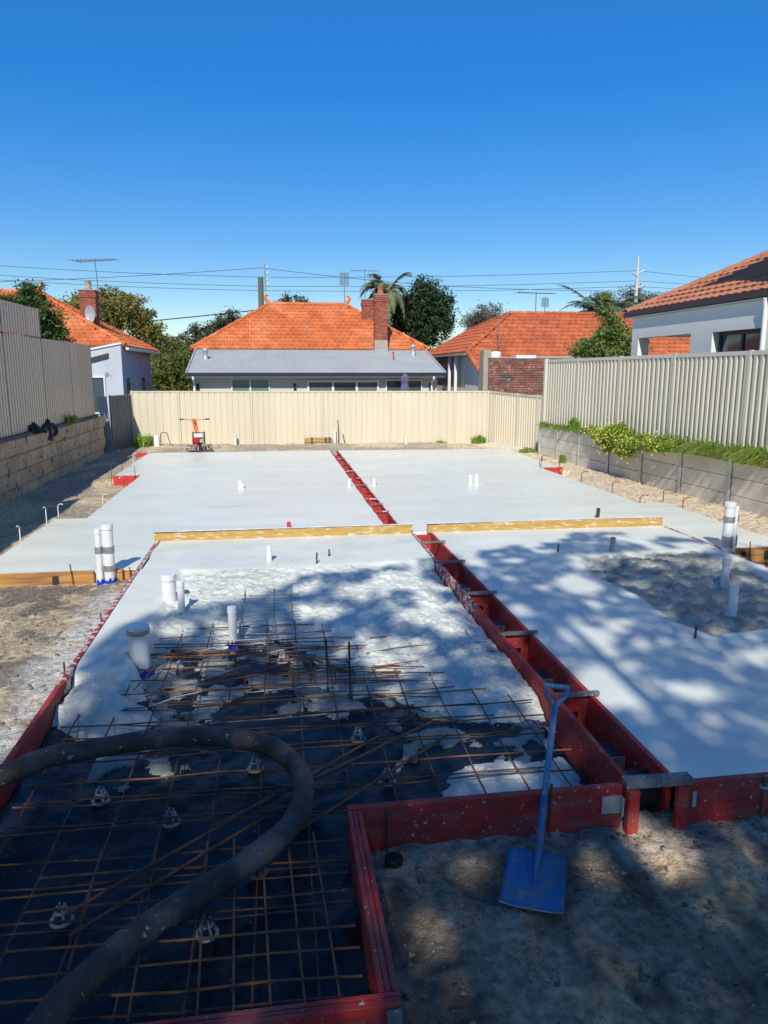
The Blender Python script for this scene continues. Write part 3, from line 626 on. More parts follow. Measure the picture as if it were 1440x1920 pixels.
def chimney(parent, x0, x1, y0, y1, z0, z1, pot=True, base=None):
    w = .074; core = MB().box((x0+.012, y0+.012, z0), (x1-.012, y1-.012, z1-.01)); c = core.build('chimney', m_mortar, parent)
    mb = MB(); z = z0 + (base or 0); k = 0
    while z < z1-.05:
        g = .035 if z > z1-.32 and z < z1-.12 else 0
        for (a0, a1, ax) in ((x0-g, x1+g, 0), (y0-g, y1+g, 1)):
            L = a1-a0; n = max(1, round(L/.2)); off = (.1 if k % 2 else 0)
            cuts = [a0]+[a0+(i+.5*(k % 2))*L/n for i in range(0 if k % 2 else 1, n)]+[a1]
            for s, e in zip(cuts, cuts[1:]):
                s += .005; e -= .005
                if ax == 0:
                    mb.box((s, y0-g, z), (e, y0+.1, z+w)); mb.box((s, y1-.1, z), (e, y1+g, z+w))
                else:
                    mb.box((x0-g, s+.006, z+.001), (x0+.1, e-.006, z+w-.001)); mb.box((x1-.1, s+.006, z+.001), (x1+g, e-.006, z+w-.001))
        z += .086; k += 1
    o = mb.build('bricks', m_brick, c); o['kind'] = 'stuff'
    if base:
        MB().bevbox((x0-.02, y0-.02, z0+.12), (x1+.02, y1+.02, z0+base), .01).build('render_base', m_stone, c); MB().bevbox((x0-.035, y0-.035, z0-.1), (x1+.035, y1+.035, z0+.12), .01).build('flashing', m_lead, c)
    MB().bevbox((x0-.03, y0-.03, z1-.012), (x1+.03, y1+.03, z1+.04), .01).build('cap', m_mortar, c)
    if pot: MB().lathe(((x0+x1)/2, (y0+y1)/2, z1+.04), [(.16, 0), (.17, .05), (.14, .1), (.13, .34), (.15, .36), (.11, .37)], 12).build('chimney_pot', pot, c, smooth=True)
def window(parent, a, b, y, m_p, m_f=m_white, mull=(), fw=.05, depth=.05):
    (x0, z0), (x1, z1) = a, b
    f = MB().box((x0-fw, y-depth, z1), (x1+fw, y+.02, z1+fw)).box((x0-fw, y-depth, z0-fw), (x1+fw, y+.02, z0)).box((x0-fw, y-depth, z0), (x0, y+.02, z1)).box((x1, y-depth, z0), (x1+fw, y+.02, z1))
    for x in mull: f.box((x-fw*.6, y-depth+.004, z0), (x+fw*.6, y+.02, z1))
    w = f.build('window', m_f, parent); xs = [x0]+list(mull)+[x1]; ms = m_p if isinstance(m_p, (list, tuple)) else [m_p]*(len(xs)-1)
    for s, e, mm in zip(xs, xs[1:], ms): MB().box((s, y-.005, z0), (e, y+.01, z1)).build('pane', mm, w)
    return w
# --- rear house
H = thing('house', 'house with orange tile hip roof and grey steel lean-to behind the rear fence', 'house', (2, 34, 0))
hip_roof(H, -3.6, 7.4, 34.9, 42.1, 3.58, 5.87, -.04, 3.78, m_tile, 'fr')
finial(H, (-.04, 38.5, 5.9), (-1, 0, 0), m_tile); finial(H, (3.78, 38.5, 5.9), (1, 0, 0), m_tile)
MB().box((-3.3, 35.2, 0), (7.1, 41.8, 3.46)).build('wall', m_brick, H)
MB().box((-3.2, 31.2, 0), (6.95, 35.19, 2.5)).build('wall', m_wall, H)
for i in range(14):                                             # corrugated sheets
    x0 = -3.38+i*10.55/14; x1 = x0+10.55/14; V = []; F = []; n = 28
    for k in range(n+1):
        x = x0+(x1-x0)*k/n; h = .012*math.sin(2*math.pi*k/4.)
        V += [(x, 30.72, 2.535+h), (x, 34.88, 3.56+h)]
        if k: F.append((2*k-2, 2*k, 2*k+1, 2*k-1))
    MB().add(V, F).build('corrugated_sheet', m_corr, H)
MB().add([(-3.3, 31.2, 2.3), (-3.3, 34.9, 2.3), (-3.3, 34.9, 3.5), (-3.3, 31.2, 2.62), (-3.28, 31.2, 2.3), (-3.28, 34.9, 2.3), (-3.28, 34.9, 3.5), (-3.28, 31.2, 2.62)], [(0,3,2,1),(4,5,6,7),(0,1,5,4),(1,2,6,5),(2,3,7,6),(3,0,4,7)]).build('gable_end', m_white, H)
MB().bevbox((-3.42, 30.6, 2.425), (7.22, 30.74, 2.54), .012).build('gutter', m_navy, H); MB().box((-3.4, 30.7, 2.345), (7.2, 30.73, 2.424)).build('fascia', m_white, H)
MB().box((-3.4, 30.731, 2.36), (7.2, 31.19, 2.38)).build('soffit', m_white, H)
MB().beam((7.2, 30.7, 2.54), (7.2, 34.88, 3.57), .06, .1).build('barge_cap', m_corr, H); MB().beam((-3.38, 30.7, 2.54), (-3.38, 34.88, 3.57), .06, .1).build('barge_cap', m_corr, H)
window(H, (-1.62, .9), (-.15, 2.26), 31.18, [m_glassg, m_glassg], mull=(-.9,)); window(H, (1.51, .9), (4.36, 2.14), 31.18, [m_curt, m_glass, m_curt], mull=(2.5, 3.5), fw=.08)
window(H, (4.78, .9), (6.25, 2.2), 31.18, [m_glass, m_glass], mull=(5.5,))
for x0, x1 in ((1.55, 2.46), (3.54, 4.3)):
    mb = MB(); n = 26; V = []; F = []
    for k in range(n+1):
        x = x0+(x1-x0)*k/n; yy = 31.165+.012*math.sin(k*1.35); V += [(x, yy, .95), (x, yy, 2.12)]
        if k: F.append((2*k-2, 2*k, 2*k+1, 2*k-1))
    mb.add(V, F).build('curtain', m_curt, H)
for x in (-3.0, .92, 6.65): MB().bevbox((x-.05, 31.1, 1.75), (x+.05, 31.19, 2.1), .01).build('wall_light', m_black, H)
for x in (-2.98, 6.85):
    MB().tube([(x-.15, 30.68, 2.42), (x-.15, 30.68, 2.3), (x-.15, 31.12, 2.1), (x-.15, 31.12, .1)], .045, 8).build('downpipe', m_white, H)
chimney(H, 4.74, 5.31, 34.45, 35.0, 3.5, 6.02, m_pot, .5); chimney(H, 4.5, 5.08, 37.2, 37.75, 4.4, 6.05, None)
for x, y, z, h in ((-2.8, 33.0, 3.08, .4), (6.4, 33.8, 3.3, .4)):
    MB().lathe((x, y, z-.05), [(.13, 0), (.13, .04), (.1, .05), (.1, h), (.13, h+.02), (.13, h+.1), (.05, h+.14)], 12).build('roof_vent', m_galv, H, smooth=True)
MB().lathe((5.35, 33.0, 3.05), [(.07, 0), (.035, .03), (.035, .35), (.05, .36), (.045, .4)], 10).build('vent_pipe', m_pot, H)
u = thing('patio_umbrella', 'folded purple patio umbrella standing before the rear house window', 'umbrella', (5.38, 30.2, .1))
MB().tube([(5.38, 30.2, .1), (5.38, 30.2, 2.5)], .022, 8).build('pole', m_alu, u)
mb = MB(); V = []; F = []; n = 16
for j, (z, r) in enumerate(((1.35, .1), (1.6, .15), (1.9, .14), (2.1, .1), (2.18, .12), (2.35, .13), (2.5, .05))):
    V += [(5.38+r*(1+.28*(k % 2))*math.cos(2*math.pi*k/n), 30.2+r*(1+.28*(k % 2))*math.sin(2*math.pi*k/n), z) for k in range(n)]
    if j: F += [((j-1)*n+k, (j-1)*n+(k+1) % n, j*n+(k+1) % n, j*n+k) for k in range(n)]
mb.add(V, F).build('canopy', m_purple, u)
# --- right rear house
H2 = thing('house', 'pale house with red tile roof and long ridge behind the brick wall', 'house', (9, 31, 0))
ze, zr, ym = 3.4, 5.16, 33.62
V = [(8.2,31,ze-.03),(24,31,ze-.03),(24,36.24,ze-.03),(8.2,36.24,ze-.03),(10.83,ym,zr-.03),(22,ym,zr-.03),(8.5,29.7,2.5),(24,29.7,2.5)]
MB().add(V, [(0,1,5,4),(2,3,4,5),(3,0,4),(1,2,5),(6,7,1,0),(0,3,2,1)]).build('roof', m_tile2, H2)
tile_plane(H2, (8.45, 29.7, 2.53), (1, 0, 0), (0, ym-29.7, zr-2.53), [(0, 0), (12.5, 0), (12.5, 4.73), (2.35, 4.73), (-.2, 1.55)], m_tile2)
tile_plane(H2, (8.2, 40.0, ze), (0, -1, 0), (2.63, 0, zr-ze), [(0, 0), (9, 0), (6.4, 3.17), (2.5, 2.4)], m_tile2)
MB().add([(8.2,31.0,ze-.03),(10.83,33.6,zr-.03),(10.2,37.5,zr-.45),(8.2,40,ze-.03),(14,38,4.2),(14,33.6,4.8)], [(0,1,2,3),(1,5,4,2)]).build('roof_side', m_tile2, H2)
for p, q in (((8.2,31,ze+.03),(10.83,ym,zr+.04)),((10.83,ym,zr+.04),(20,ym,zr+.06)),((8.45,29.7,2.55),(8.2,31,ze+.03)),((10.83,ym,zr+.02),(10.2,37.5,zr-.42)),((10.2,37.5,zr-.42),(8.2,40,ze))): ridge_caps(H2, p, q, m_tile2, .1)
MB().add([(8.52,30.0,0),(8.52,40,0),(8.52,40,3.36),(8.52,31.1,3.36),(8.52,30.0,2.6),(8.8,30.0,0),(8.8,40,0),(8.8,40,3.36),(8.8,31.1,3.36),(8.8,30.0,2.6)],
   [(4,3,2,1,0),(5,6,7,8,9),(0,5,9,4),(4,9,8,3),(3,8,7,2)]).build('wall', m_gwall, H2)
MB().box((8.81, 30.0, 0), (23, 30.25, 2.6)).build('wall', m_gwall, H2)
MB().bevbox((8.1, 31, 3.26), (8.22, 40, 3.37), .012).build('gutter', m_stone, H2)
MB().bevbox((8.56, 29.85, 0), (8.78, 29.98, 2.48), .01).build('pier', m_white, H2); MB().box((8.6, 29.83, 2.05), (8.74, 29.849, 2.35)).build('pane', m_glass, H2)
for y in (36.0, 38.5): MB().box((8.5, y, .6), (8.519, y+.9, 2.6)).build('window', m_glass, H2)
for y in (33.2, 34.4): MB().box((8.2, y, 0), (8.32, y+.12, 3.3)).build('verandah_post', m_gwall, H2)
ct = thing('chimney_stack', 'cream block stack with white drum beside the red tile roof', 'chimney', (8.7, 28.6, 2.4))
MB().bevbox((8.2, 28.5, 0), (8.5, 29.1, 3.42), .01).build('block_stack', m_stone, ct); MB().lathe((8.75, 28.75, 0), [(.22, 0), (.22, 3.3), (.21, 3.34), (.1, 3.37)], 16).build('drum', m_white, ct, smooth=True)
# --- left rear house
H3 = thing('house', 'pale peeling house with orange tile hip roof beyond the left fence', 'house', (-8, 33, 0))
hip_roof(H3, -16, -5.72, 31.1, 39.3, 3.58, 5.97, -11.6, -10.0, m_tile, 'fr')
finial(H3, (-10.0, 35.2, 6), (1, 0, 0), m_tile); finial(H3, (-11.6, 35.2, 6), (-1, 0, 0), m_tile)
MB().box((-15.6, 31.4, 0), (-5.98, 38.9, 3.5)).build('wall', m_bwall, H3)
MB().add([(-5.83,30.7,0),(-9.5,30.7,0),(-9.5,30.7,2.9),(-6.9,30.7,3.42),(-5.83,30.7,3.64),(-5.83,31.39,0),(-9.5,31.39,0),(-9.5,31.39,2.9),(-6.9,31.39,3.42),(-5.83,31.39,3.64)],
         [(0,4,3,2,1),(5,6,7,8,9),(0,5,9,4),(4,9,8,3),(3,8,7,2)]).build('front_wall', m_bwall, H3)
MB().beam((-9.5, 30.7, 2.93), (-5.8, 30.7, 3.68), .1, .07).build('parapet_cap', m_white, H3)
MB().bevbox((-5.72, 31.1, 3.42), (-5.6, 39.3, 3.53), .012).build('gutter', m_white, H3)
window(H3, (-7.3, 1.0), (-6.55, 2.35), 30.69, m_glass, m_white); MB().add([(-6.3,30.66,3.1),(-7.6,30.66,2.75),(-7.6,30.66,2.95),(-6.3,30.66,3.3),(-6.3,30.69,3.1),(-7.6,30.69,2.75),(-7.6,30.69,2.95),(-6.3,30.69,3.3)], [(0,1,2,3),(0,4,5,1),(1,5,6,2),(2,6,7,3),(3,7,4,0)]).build('vent_slot', m_dsteel, H3)
for y0 in (31.9, 35.6):
    MB().box((-5.979, y0, .4), (-5.93, y0+.9, 2.4)).build('window_frame', m_bwall, H3); MB().box((-5.929, y0+.08, .5), (-5.92, y0+.82, 2.32)).build('pane', m_glass, H3)
chimney(H3, -7.95, -7.3, 33.7, 34.3, 4.2, 5.95, m_stone)
d = thing('satellite_dish', 'pale grey satellite dish fixed to the left brick chimney', 'dish', (-7.45, 33.5, 4.9))
mb = MB(); V = [(-7.45, 33.32, 4.95)]; F = []; n = 20
for k in range(n): a = 2*math.pi*k/n; V.append((-7.45+.22*math.cos(a), 33.2-.05*math.cos(a), 4.95+.36*math.sin(a)))
mb.add(V, [(0, 1+(k+1) % n, 1+k) for k in range(n)]).build('reflector', m_lead, d, smooth=True); MB().tube([(-7.45, 33.33, 4.95), (-7.45, 33.72, 4.9)], .03, 6).build('arm', m_alu, d); MB().tube([(-7.45, 33.2, 4.6), (-7.4, 32.9, 4.85)], .015, 5).build('feed_arm', m_alu, d)
# --- right house (near)
H4 = thing('house', 'grey rendered house with brown tile roof above the right fence', 'house', (10, 16, 1))
p27 = math.tan(R(27)); cx, cy, cz = 9.35, 18.9, 4.12; s4 = 6.0
nl = math.hypot(1, p27)
MB().add([(cx,cy,cz-.03),(cx,8,cz-.03),(cx+s4,8,cz-.03+s4*p27),(cx+s4,cy-s4,cz-.03+s4*p27),(cx+12,cy,cz-.03)], [(0,3,2,1),(0,4,3)]).build('roof', m_tile3, H4)
mb1 = MB(); tile_shape(mb1, Vector((0,0,0)), Vector((1,0,0)), Vector((0,1,0)), Vector((0,0,1)))
tile1 = rawmesh('roof_tile', mb1, m_tile3o)
tile_plane(H4, (cx, cy, cz), (0, -1, 0), (1, 0, p27), [(0, 0), (7.2, 0), (7.2, 6.2*nl/1.0*.9), (5.6, 5.6*nl)], m_tile3, (tile1, lambda p: -p.y+ .6*(p.x-9.3), 300))
ridge_caps(H4, (cx, cy, cz+.03), (cx+s4, cy-s4, cz+.04+s4*p27), m_tile3, .09)
MB().bevbox((9.24, 11, 4.0), (9.36, 18.95, 4.12), .012).build('gutter', m_dsteel, H4); MB().box((9.27, 10.5, 3.965), (9.7, 18.9, 3.985)).build('soffit', m_gwall, H4)
for nm, a, b in (('wall', (9.34, 18.25, 1), (9.64, 18.6, 3.96)), ('wall', (9.34, 15.8, 3.44), (9.64, 18.249, 3.959)), ('wall', (9.34, 14.97, 1), (9.64, 15.799, 3.96)), ('wall', (9.34, 13.36, 3.43), (9.64, 14.969, 3.961)), ('wall', (9.34, 10.5, 1), (9.64, 13.359, 3.96)), ('wall', (9.34, 13.36, 1), (9.64, 14.969, 2.2))):
    MB().box(a, b).build(nm, m_gwall, H4)
MB().box((9.33, 10.6, 3.86), (9.339, 18.55, 3.95)).build('wall_band', m_gwall, H4)
MB().box((9.65, 12, 3.5), (15, 18.85, 3.55)).build('ceiling', m_gwall, H4); MB().box((12.6, 12, 1), (12.8, 15.5, 3.5)).build('wall', m_gwall, H4); MB().box((9.65, 15.5, 1), (12.59, 15.7, 3.49)).build('wall', m_gwall, H4)
wd = MB().box((9.5, 13.37, 2.2), (9.56, 13.44, 3.42)).box((9.5, 14.89, 2.2), (9.56, 14.96, 3.42)).box((9.5, 13.44, 3.35), (9.56, 14.89, 3.42)).box((9.5, 14.12, 2.2), (9.56, 14.2, 3.35)).build('window', m_dsteel, H4)
for a, b in ((13.44, 14.12), (14.2, 14.89)): MB().box((9.53, a, 2.2), (9.54, b, 3.35)).build('pane', m_glass, wd)
MB().tube([(9.27, 13.2, 3.98), (9.29, 13.2, 3.8), (9.29, 13.2, 1)], .045, 8).build('downpipe', m_white, H4)
MB().box((9.0, 2, 1), (18, 11.3, 9.3)).build('upper_storey', m_gwall, H4); MB().add([(8.75,1.7,9.3),(18.3,1.7,9.3),(18.3,11.6,9.3),(8.75,11.6,9.3),(13,6.6,11.2),(15,6.6,11.2)], [(0,1,5,4),(1,2,5),(2,3,4,5),(3,0,4),(3,2,1,0)]).build('upper_roof', m_tile3, H4)
# --- left neighbour that shades the side strip (beyond the left edge of the view)
H5 = thing('house', 'two storey rendered house standing beyond the brown fence at far left', 'house', (-9, 2, 1))
MB().box((-13, -3, 1), (-6.0, 7.8, 6.3)).build('wall', m_gwall, H5)
MB().add([(-13.4,-3.4,6.3),(-5.6,-3.4,6.3),(-5.6,8.1,6.3),(-13.4,8.1,6.3),(-9.5,.5,8.2),(-9.5,4.2,8.2)], [(0,1,4),(1,2,5,4),(2,3,5),(3,0,4,5),(3,2,1,0)]).build('roof', m_tile3, H5)
for y in (0, 3, 5.5): MB().box((-5.99, y, 3.9), (-5.95, y+1.2, 5.3)).build('window', m_glass, H5)
# --- roof with solar panels seen through the porch
sr_ = thing('solar_roof', 'distant dark solar panel roof seen through the porch opening', 'roof', (18, 27, 3))
MB().add([(16.3,27.6,2.6),(20.5,27.6,2.6),(20.5,29.6,3.7),(17.9,29.6,3.7),(16.3,27.6,1),(20.5,27.6,1),(20.5,29.6,1),(17.9,29.6,1)], [(0,1,2,3),(4,5,1,0),(0,3,7,4)]).build('roof', m_lead, sr_)
MB().add([(17.2,27.7,2.72),(20,27.7,2.72),(20,29.3,3.6),(18.0,29.3,3.6)], [(0,1,2,3)]).build('solar_panel', m_navy, sr_)

# ------------------------------------------------------------------ antennas, poles, wires
def antenna(base, h, boom, n, el, label, vert=False, tilt=0., name='tv_antenna'):
    b = Vector(base); t = thing(name, label, 'antenna', base); top = b+Vector((tilt, 0, h))
    MB().tube([b, top], .022, 6).build('mast', m_alu, t); d = Vector(boom)
    if vert:
        mb = MB()
        for k in range(n):
            z = top.z-.08-k*h*.028-.0; mb.tube([(top.x-el, top.y, z), (top.x+el, top.y, z)], .012, 4)
        for x in (-.6*el, .6*el): mb.tube([(top.x+x, top.y-.05, top.z-.04), (top.x+x, top.y-.05, top.z-.12-n*h*.028)], .01, 4)
        mb.build('reflector_grid', m_alu, t); return
    p = top+Vector((0, 0, -.05)); MB().tube([p-d*.5, p+d*.5], .018, 5).build('boom', m_alu, t)
    a = Vector((-d.y, d.x, 0)).normalized()
    for k in range(n):
        c = p+d*(k/(n-1)-.5); e = el*(1-.5*k/n); MB().tube([c-a*e, c+a*e+Vector((0,0,.02))], .01, 4).build('element', m_alu, t)
antenna((-7.2, 34.2, 4.55), 2.72, (1.8, -.6, .02), 11, .55, 'tall tv antenna strapped to the left brick chimney', tilt=-.12)
antenna((3.75, 38.7, 5.8), 1.75, (1, 0, 0), 13, .24, 'ladder-shaped tv antenna on the orange hip roof ridge', True)
antenna((2.6, 44.0, 4.5), 2.0, (1, 0, 0), 12, .17, 'small ladder tv antenna peeping over the orange ridge', True)
antenna((4.9, 39.5, 4.0), 3.75, (1.4, 0, 0), 9, .35, 'flat tv antenna left of the palm crown')
antenna((12.4, 34.5, 4.6), 1.65, (1.9, .3, 0), 10, .4, 'wide tv antenna on the red tile ridge')
antenna((13.6, 36.5, 4.5), 1.75, (1, 0, 0), 9, .2, 'small grid tv antenna right of the wide one', True)
antenna((9.55, 31.0, 3.6), 1.45, (1.2, 0, 0), 5, .25, 'thin white mast with short antenna on the red roof hip')
pl = thing('power_pole', 'green timber power pole behind the orange hip roof', 'power pole', (-.65, 55, 0))
MB().tube([(-.66, 55, 0), (-.62, 55, 9.1)], [.24, .19], 12).build('pole', m_pole, pl); MB().beam((-.3, 54.9, 8.2), (-.3, 54.9, 10.0), .12, .12).build('riser', m_alu, pl)
for z in (8.5, 8.9, 9.3, 9.7): MB().lathe((-.12, 54.85, z), [(.05, 0), (.1, .04), (.05, .08), (.1, .12), (.04, .18)], 8).build('insulator', m_white, pl)
p2 = thing('power_pole', 'pale steel power pole with insulators above the date palm', 'power pole', (27.8, 55, 0))
MB().tube([(27.7, 55, 0), (27.75, 55, 9.8), (27.75, 55, 11.2)], [.17, .13, .06], 10).build('pole', m_wpost, p2)
for z, x in ((10.1, 28.2), (9.9, 27.3), (9.0, 28.2), (8.8, 27.3)): MB().tube([(27.75, 54.9, z-.2), (x, 54.9, z)], [.04, .09], 7).build('insulator', m_wpost, p2)
def wire(pts, label, r=.014):
    P = [Vector(p) for p in pts]; Q = []
    for a, b in zip(P, P[1:]):
        for k in range(8): Q.append(a.lerp(b, k/8) - Vector((0, 0, .12*math.sin(math.pi*k/8)*((b-a).length/20))))
    o = MB().tube(Q+[P[-1]], r, 4).build('overhead_wire', m_wire, None, org=P[0]); tag(o, label, 'wire', 'overhead power wires')
WY = 55
wire([(-19.5, WY, 9.62), (-.6, WY, 9.12), (27.75, WY, 10.1), (42, WY, 9.2)], 'topmost overhead wire crossing the whole view')
wire([(-19.5, WY, 9.0), (-.6, WY, 8.5), (27.75, WY, 9.35), (42, WY, 9.0)], 'second overhead wire from the top')
wire([(-19.5, WY, 8.7), (-.6, WY, 8.2), (27.75, WY, 8.95), (42, WY, 8.6)], 'third overhead wire from the top')
wire([(-19.5, WY, 8.45), (-.6, WY, 9.75), (12, WY, 8.75), (27.75, WY, 8.6), (42, WY, 8.3)], 'overhead wire rising to the green pole top', .015)
wire([(-19.5, WY+3, 5.3), (-.6, WY, 6.9)], 'low thick service wire left of the orange roof', .035)
wire([(-14, 62, 4.9), (-3, 60, 5.5)], 'lowest service wire left of the orange roof', .03)

# ------------------------------------------------------------------ vegetation
def leaves(C, ln, wd, r, up=.3, fold=.15):
    n = len(C); a = r.normal(size=(n, 3)); a /= np.linalg.norm(a, axis=1)[:, None]
    b = r.normal(size=(n, 3)); b[:, 2] += 0; b -= a*(a*b).sum(1)[:, None]; b /= np.linalg.norm(b, axis=1)[:, None]
    c = np.cross(a, b); s = (ln*r.uniform(.65, 1.25, n))[:, None]; w = (wd*r.uniform(.7, 1.25, n))[:, None]
    V = np.stack([C-a*s/2, C+b*w/2+c*fold*w, C+a*s/2, C-b*w/2+c*fold*w], 1).reshape(-1, 3)
    return V, np.arange(4*n).reshape(n, 4)
def clumps(r, ells, nc, per, cr, shell=.45):
    vol = np.array([e[1][0]*e[1][1]*e[1][2] for e in ells])**.67; k = r.choice(len(ells), nc, p=vol/vol.sum())
    d = r.normal(size=(nc, 3)); d /= np.linalg.norm(d, axis=1)[:, None]; rad = r.uniform(0, 1, nc)**shell
    c = np.array([ells[i][0] for i in k]) + d*rad[:, None]*np.array([ells[i][1] for i in k])
    sc = r.uniform(.6, 1.3, nc)*cr
    L = np.repeat(c, per, 0) + r.normal(size=(nc*per, 3))*np.repeat(sc, per)[:, None]*np.array([.6, .6, .45]); return c, L
def tree(name, label, cat, base, ells, m, nc, per, cr, ln, wd, seed, trunk=.15, group=None, limbs=7, shell=.45):
    r = np.random.default_rng(seed); t = thing(name, label, cat, base, group); c, L = clumps(r, ells, nc, per, cr, shell)
    V, F = leaves(L, ln, wd, r); npmesh('crown', V, F, m, t)
    top = Vector(np.mean([e[0] for e in ells], 0)); b = Vector(base); mb = MB()
    mid = b.lerp(top, .55)+Vector((r.uniform(-.1, .1), r.uniform(-.1, .1), 0))*trunk*6; mb.tube([b-Vector((0, 0, .2)), mid, top], [trunk*1.2, trunk*.85, trunk*.35], 8)
    for i in r.choice(len(c), min(limbs, len(c)), replace=False):
        q = Vector(c[i]); s = mid.lerp(top, r.uniform(0, .6)); mb.tube([s, s.lerp(q, .5)+Vector((0, 0, .15*(q-s).length)), q], [trunk*.5, trunk*.3, trunk*.08], 6)
    mb.build('trunk', m_bark, t, smooth=True); return t
TB = 'trees beyond the fences'
tree('olive_tree', 'olive-gold leafy tree behind the left brick chimney', 'tree', (-9.3, 46, 0), [((-10.4, 46, 6.2), (1.6, 1.3, .95)), ((-8.4, 46, 5.9), (1.7, 1.4, 1.1)), ((-7.2, 46, 4.9), (1.1, 1.1, 1.2)), ((-9.2, 46.3, 6.6), (1.2, 1., .8))], m_lf_ol, 330, 34, .3, .22, .09, 1, .22, TB)
tree('citrus_tree', 'dark green citrus tree leaning over the brown left fence', 'tree', (-6.5, 22.3, 1.2), [((-6.35, 22.3, 4.0), (.55, .6, .75)), ((-6.5, 22.2, 4.6), (.3, .3, .4)), ((-6.05, 22.5, 3.6), (.4, .5, .35)), ((-6.95, 22, 4.35), (.5, .4, .25))], m_lf_citrus, 210, 40, .16, .12, .05, 2, .08, TB)
tree('dense_bush', 'wide yellow-green bush filling the gap left of the rear house', 'bush', (-5.2, 43, 0), [((-5.4, 43, 2.4), (1.3, 1., 1.9)), ((-4.4, 43.2, 2.6), (1.3, 1., 1.75)), ((-6.1, 43.4, 2.0), (.9, .9, 1.6))], m_lf_yg, 420, 30, .28, .2, .07, 3, .12, TB)
tree('gum_tree', 'dark gum tree beyond the left slope of the orange roof', 'tree', (-4.0, 60, 0), [((-4.5, 60, 5.4), (2.2, 1.6, 1.1)), ((-3.1, 60, 6.3), (1.1, 1., .9))], m_lf_gum, 240, 28, .32, .26, .09, 4, .25, TB)
tree('gum_tree', 'distant grey-green gum low on the horizon at left', 'tree', (-9.2, 75, 0), [((-9.4, 75, 4.4), (2.6, 1.6, 1.7)), ((-6.5, 75, 4.6), (2.2, 1.6, 1.4)), ((-11.5, 76, 5.), (1.6, 1.4, 1.4))], m_lf_gum, 260, 26, .38, .32, .12, 5, .25, TB)
tree('round_tree', 'round dark tree top showing above the orange roof ridge', 'tree', (1.75, 60, 0), [((1.75, 60, 7.1), (1.45, 1.3, 1.45))], m_lf_gum, 200, 34, .28, .22, .08, 6, .25, TB)
tree('evergreen_tree', 'big dense dark evergreen tree right of the chimneys', 'tree', (8.8, 44, 0), [((8.8, 44, 5.4), (1.85, 1.6, 2.1)), ((9.2, 44, 6.7), (1.1, 1., 1.25)), ((7.6, 44.2, 5.9), (1.05, 1., 1.3)), ((10.0, 44, 6.0), (.75, .8, 1.2))], m_lf_dk, 560, 36, .3, .2, .08, 7, .3, TB)
tree('plum_tree', 'bare-looking purplish brown tree behind the red tile roof', 'tree', (16, 55, 0), [((16, 55, 6.4), (1.8, 1.3, 1.15)), ((14.9, 55, 6.1), (.9, .9, .8))], m_lf_red, 230, 26, .3, .18, .06, 8, .22, TB)
tree('garden_tree', 'leafy green tree with reddish tips rising behind the beige fence', 'tree', (10.3, 22.3, 1), [((10.3, 22.3, 3.2), (.95, .7, .65)), ((10.45, 22.3, 3.9), (.5, .45, .5)), ((10.15, 22.2, 4.6), (.16, .16, .45)), ((11.0, 22.1, 3.4), (.55, .5, .55)), ((9.75, 22.3, 3.1), (.5, .5, .4))], m_lf_gr, 300, 36, .17, .11, .05, 9, .07, TB)
tree('street_tree', 'dull olive tree behind the steel pole at right', 'tree', (29.5, 58, 0), [((29.2, 58, 8.0), (2.4, 1.5, 1.2)), ((26.5, 58, 7.6), (1.6, 1.4, 1.1)), ((31, 58, 7.4), (1.8, 1.5, 1.1))], m_lf_red, 260, 26, .36, .25, .08, 10, .3, TB)
def far_wood():
    r = np.random.default_rng(50); n = 200; x = np.linspace(-150, 190, n); E = [((xx+r.uniform(-2, 2), 150+r.uniform(-15, 25), r.uniform(1.2, 3.2)), (3.5, 2.5, r.uniform(2, 3.6))) for xx in x]
    c, L = clumps(r, E, 2600, 16, .8); V, F = leaves(L, .8, .4, r); o = npmesh('far_wood', V, F, m_lf_gum); tag(o, 'far belt of grey-green trees along the horizon', 'trees', None, 'stuff')
far_wood()
def frond(p, az, L, rise, droop, nl, wl, r):
    mb = MB(); P = []; n = 14; d = Vector((math.cos(az), math.sin(az), 0)); p = Vector(p)
    for k in range(n+1):
        t = k/n; P.append(p + d*(L*t*(1-.25*droop*t)) + Vector((0, 0, rise*L*t - droop*L*t*t)))
    mb.tube(P, [.035*(1-.85*k/n) for k in range(n+1)], 4); side = Vector((-d.y, d.x, 0))
    for k in range(2, nl):
        t = k/nl; i = min(int(t*n), n-1); q = P[i].lerp(P[i+1], t*n-i); tg = (P[i+1]-P[i]).normalized(); w = wl*math.sin(math.pi*min(1, .15+t*.9))*.9+.08
        for s in (-1, 1):
            e = q + (side*s*.75+tg*.6).normalized()*w + Vector((0, 0, -.28*w*r.uniform(.3, 1.6))); h = tg*.05
            mb.add([q-h, e, q+h], [(0, 1, 2)])
    return mb
def palm(name, label, base, top, n, L, rise, droop, wl, m, seed, tr):
    r = random.Random(seed); t = thing(name, label, 'palm tree', base, None); b = Vector(base); p = Vector(top)
    MB().tube([b, b.lerp(p, .5)+Vector((.1, 0, 0)), p], [tr*1.2, tr, tr*.9], 10).build('trunk', m_bark, t)
    for k in range(n):
        az = 2*math.pi*k/n*1.0 + r.uniform(-.2, .2); q = r.uniform(.1, 1); frond(p, az, L*r.uniform(.8, 1.1), rise*q+.1, droop*r.uniform(.7, 1.2), 34, wl, r).build('frond', m, t)
    return t
palm('palm_tree', 'feathery palm with drooping fronds behind the red chimneys', (6.3, 42, 0), (6.35, 42, 6.75), 19, 2.3, 1.7, 1.3, .5, m_palm, 3, .14)
palm('date_palm', 'stiff grey-green date palm behind the garden tree', (17.5, 38, 0), (17.5, 38, 5.3), 34, 3.4, 1.1, .75, .55, m_date, 5, .3)
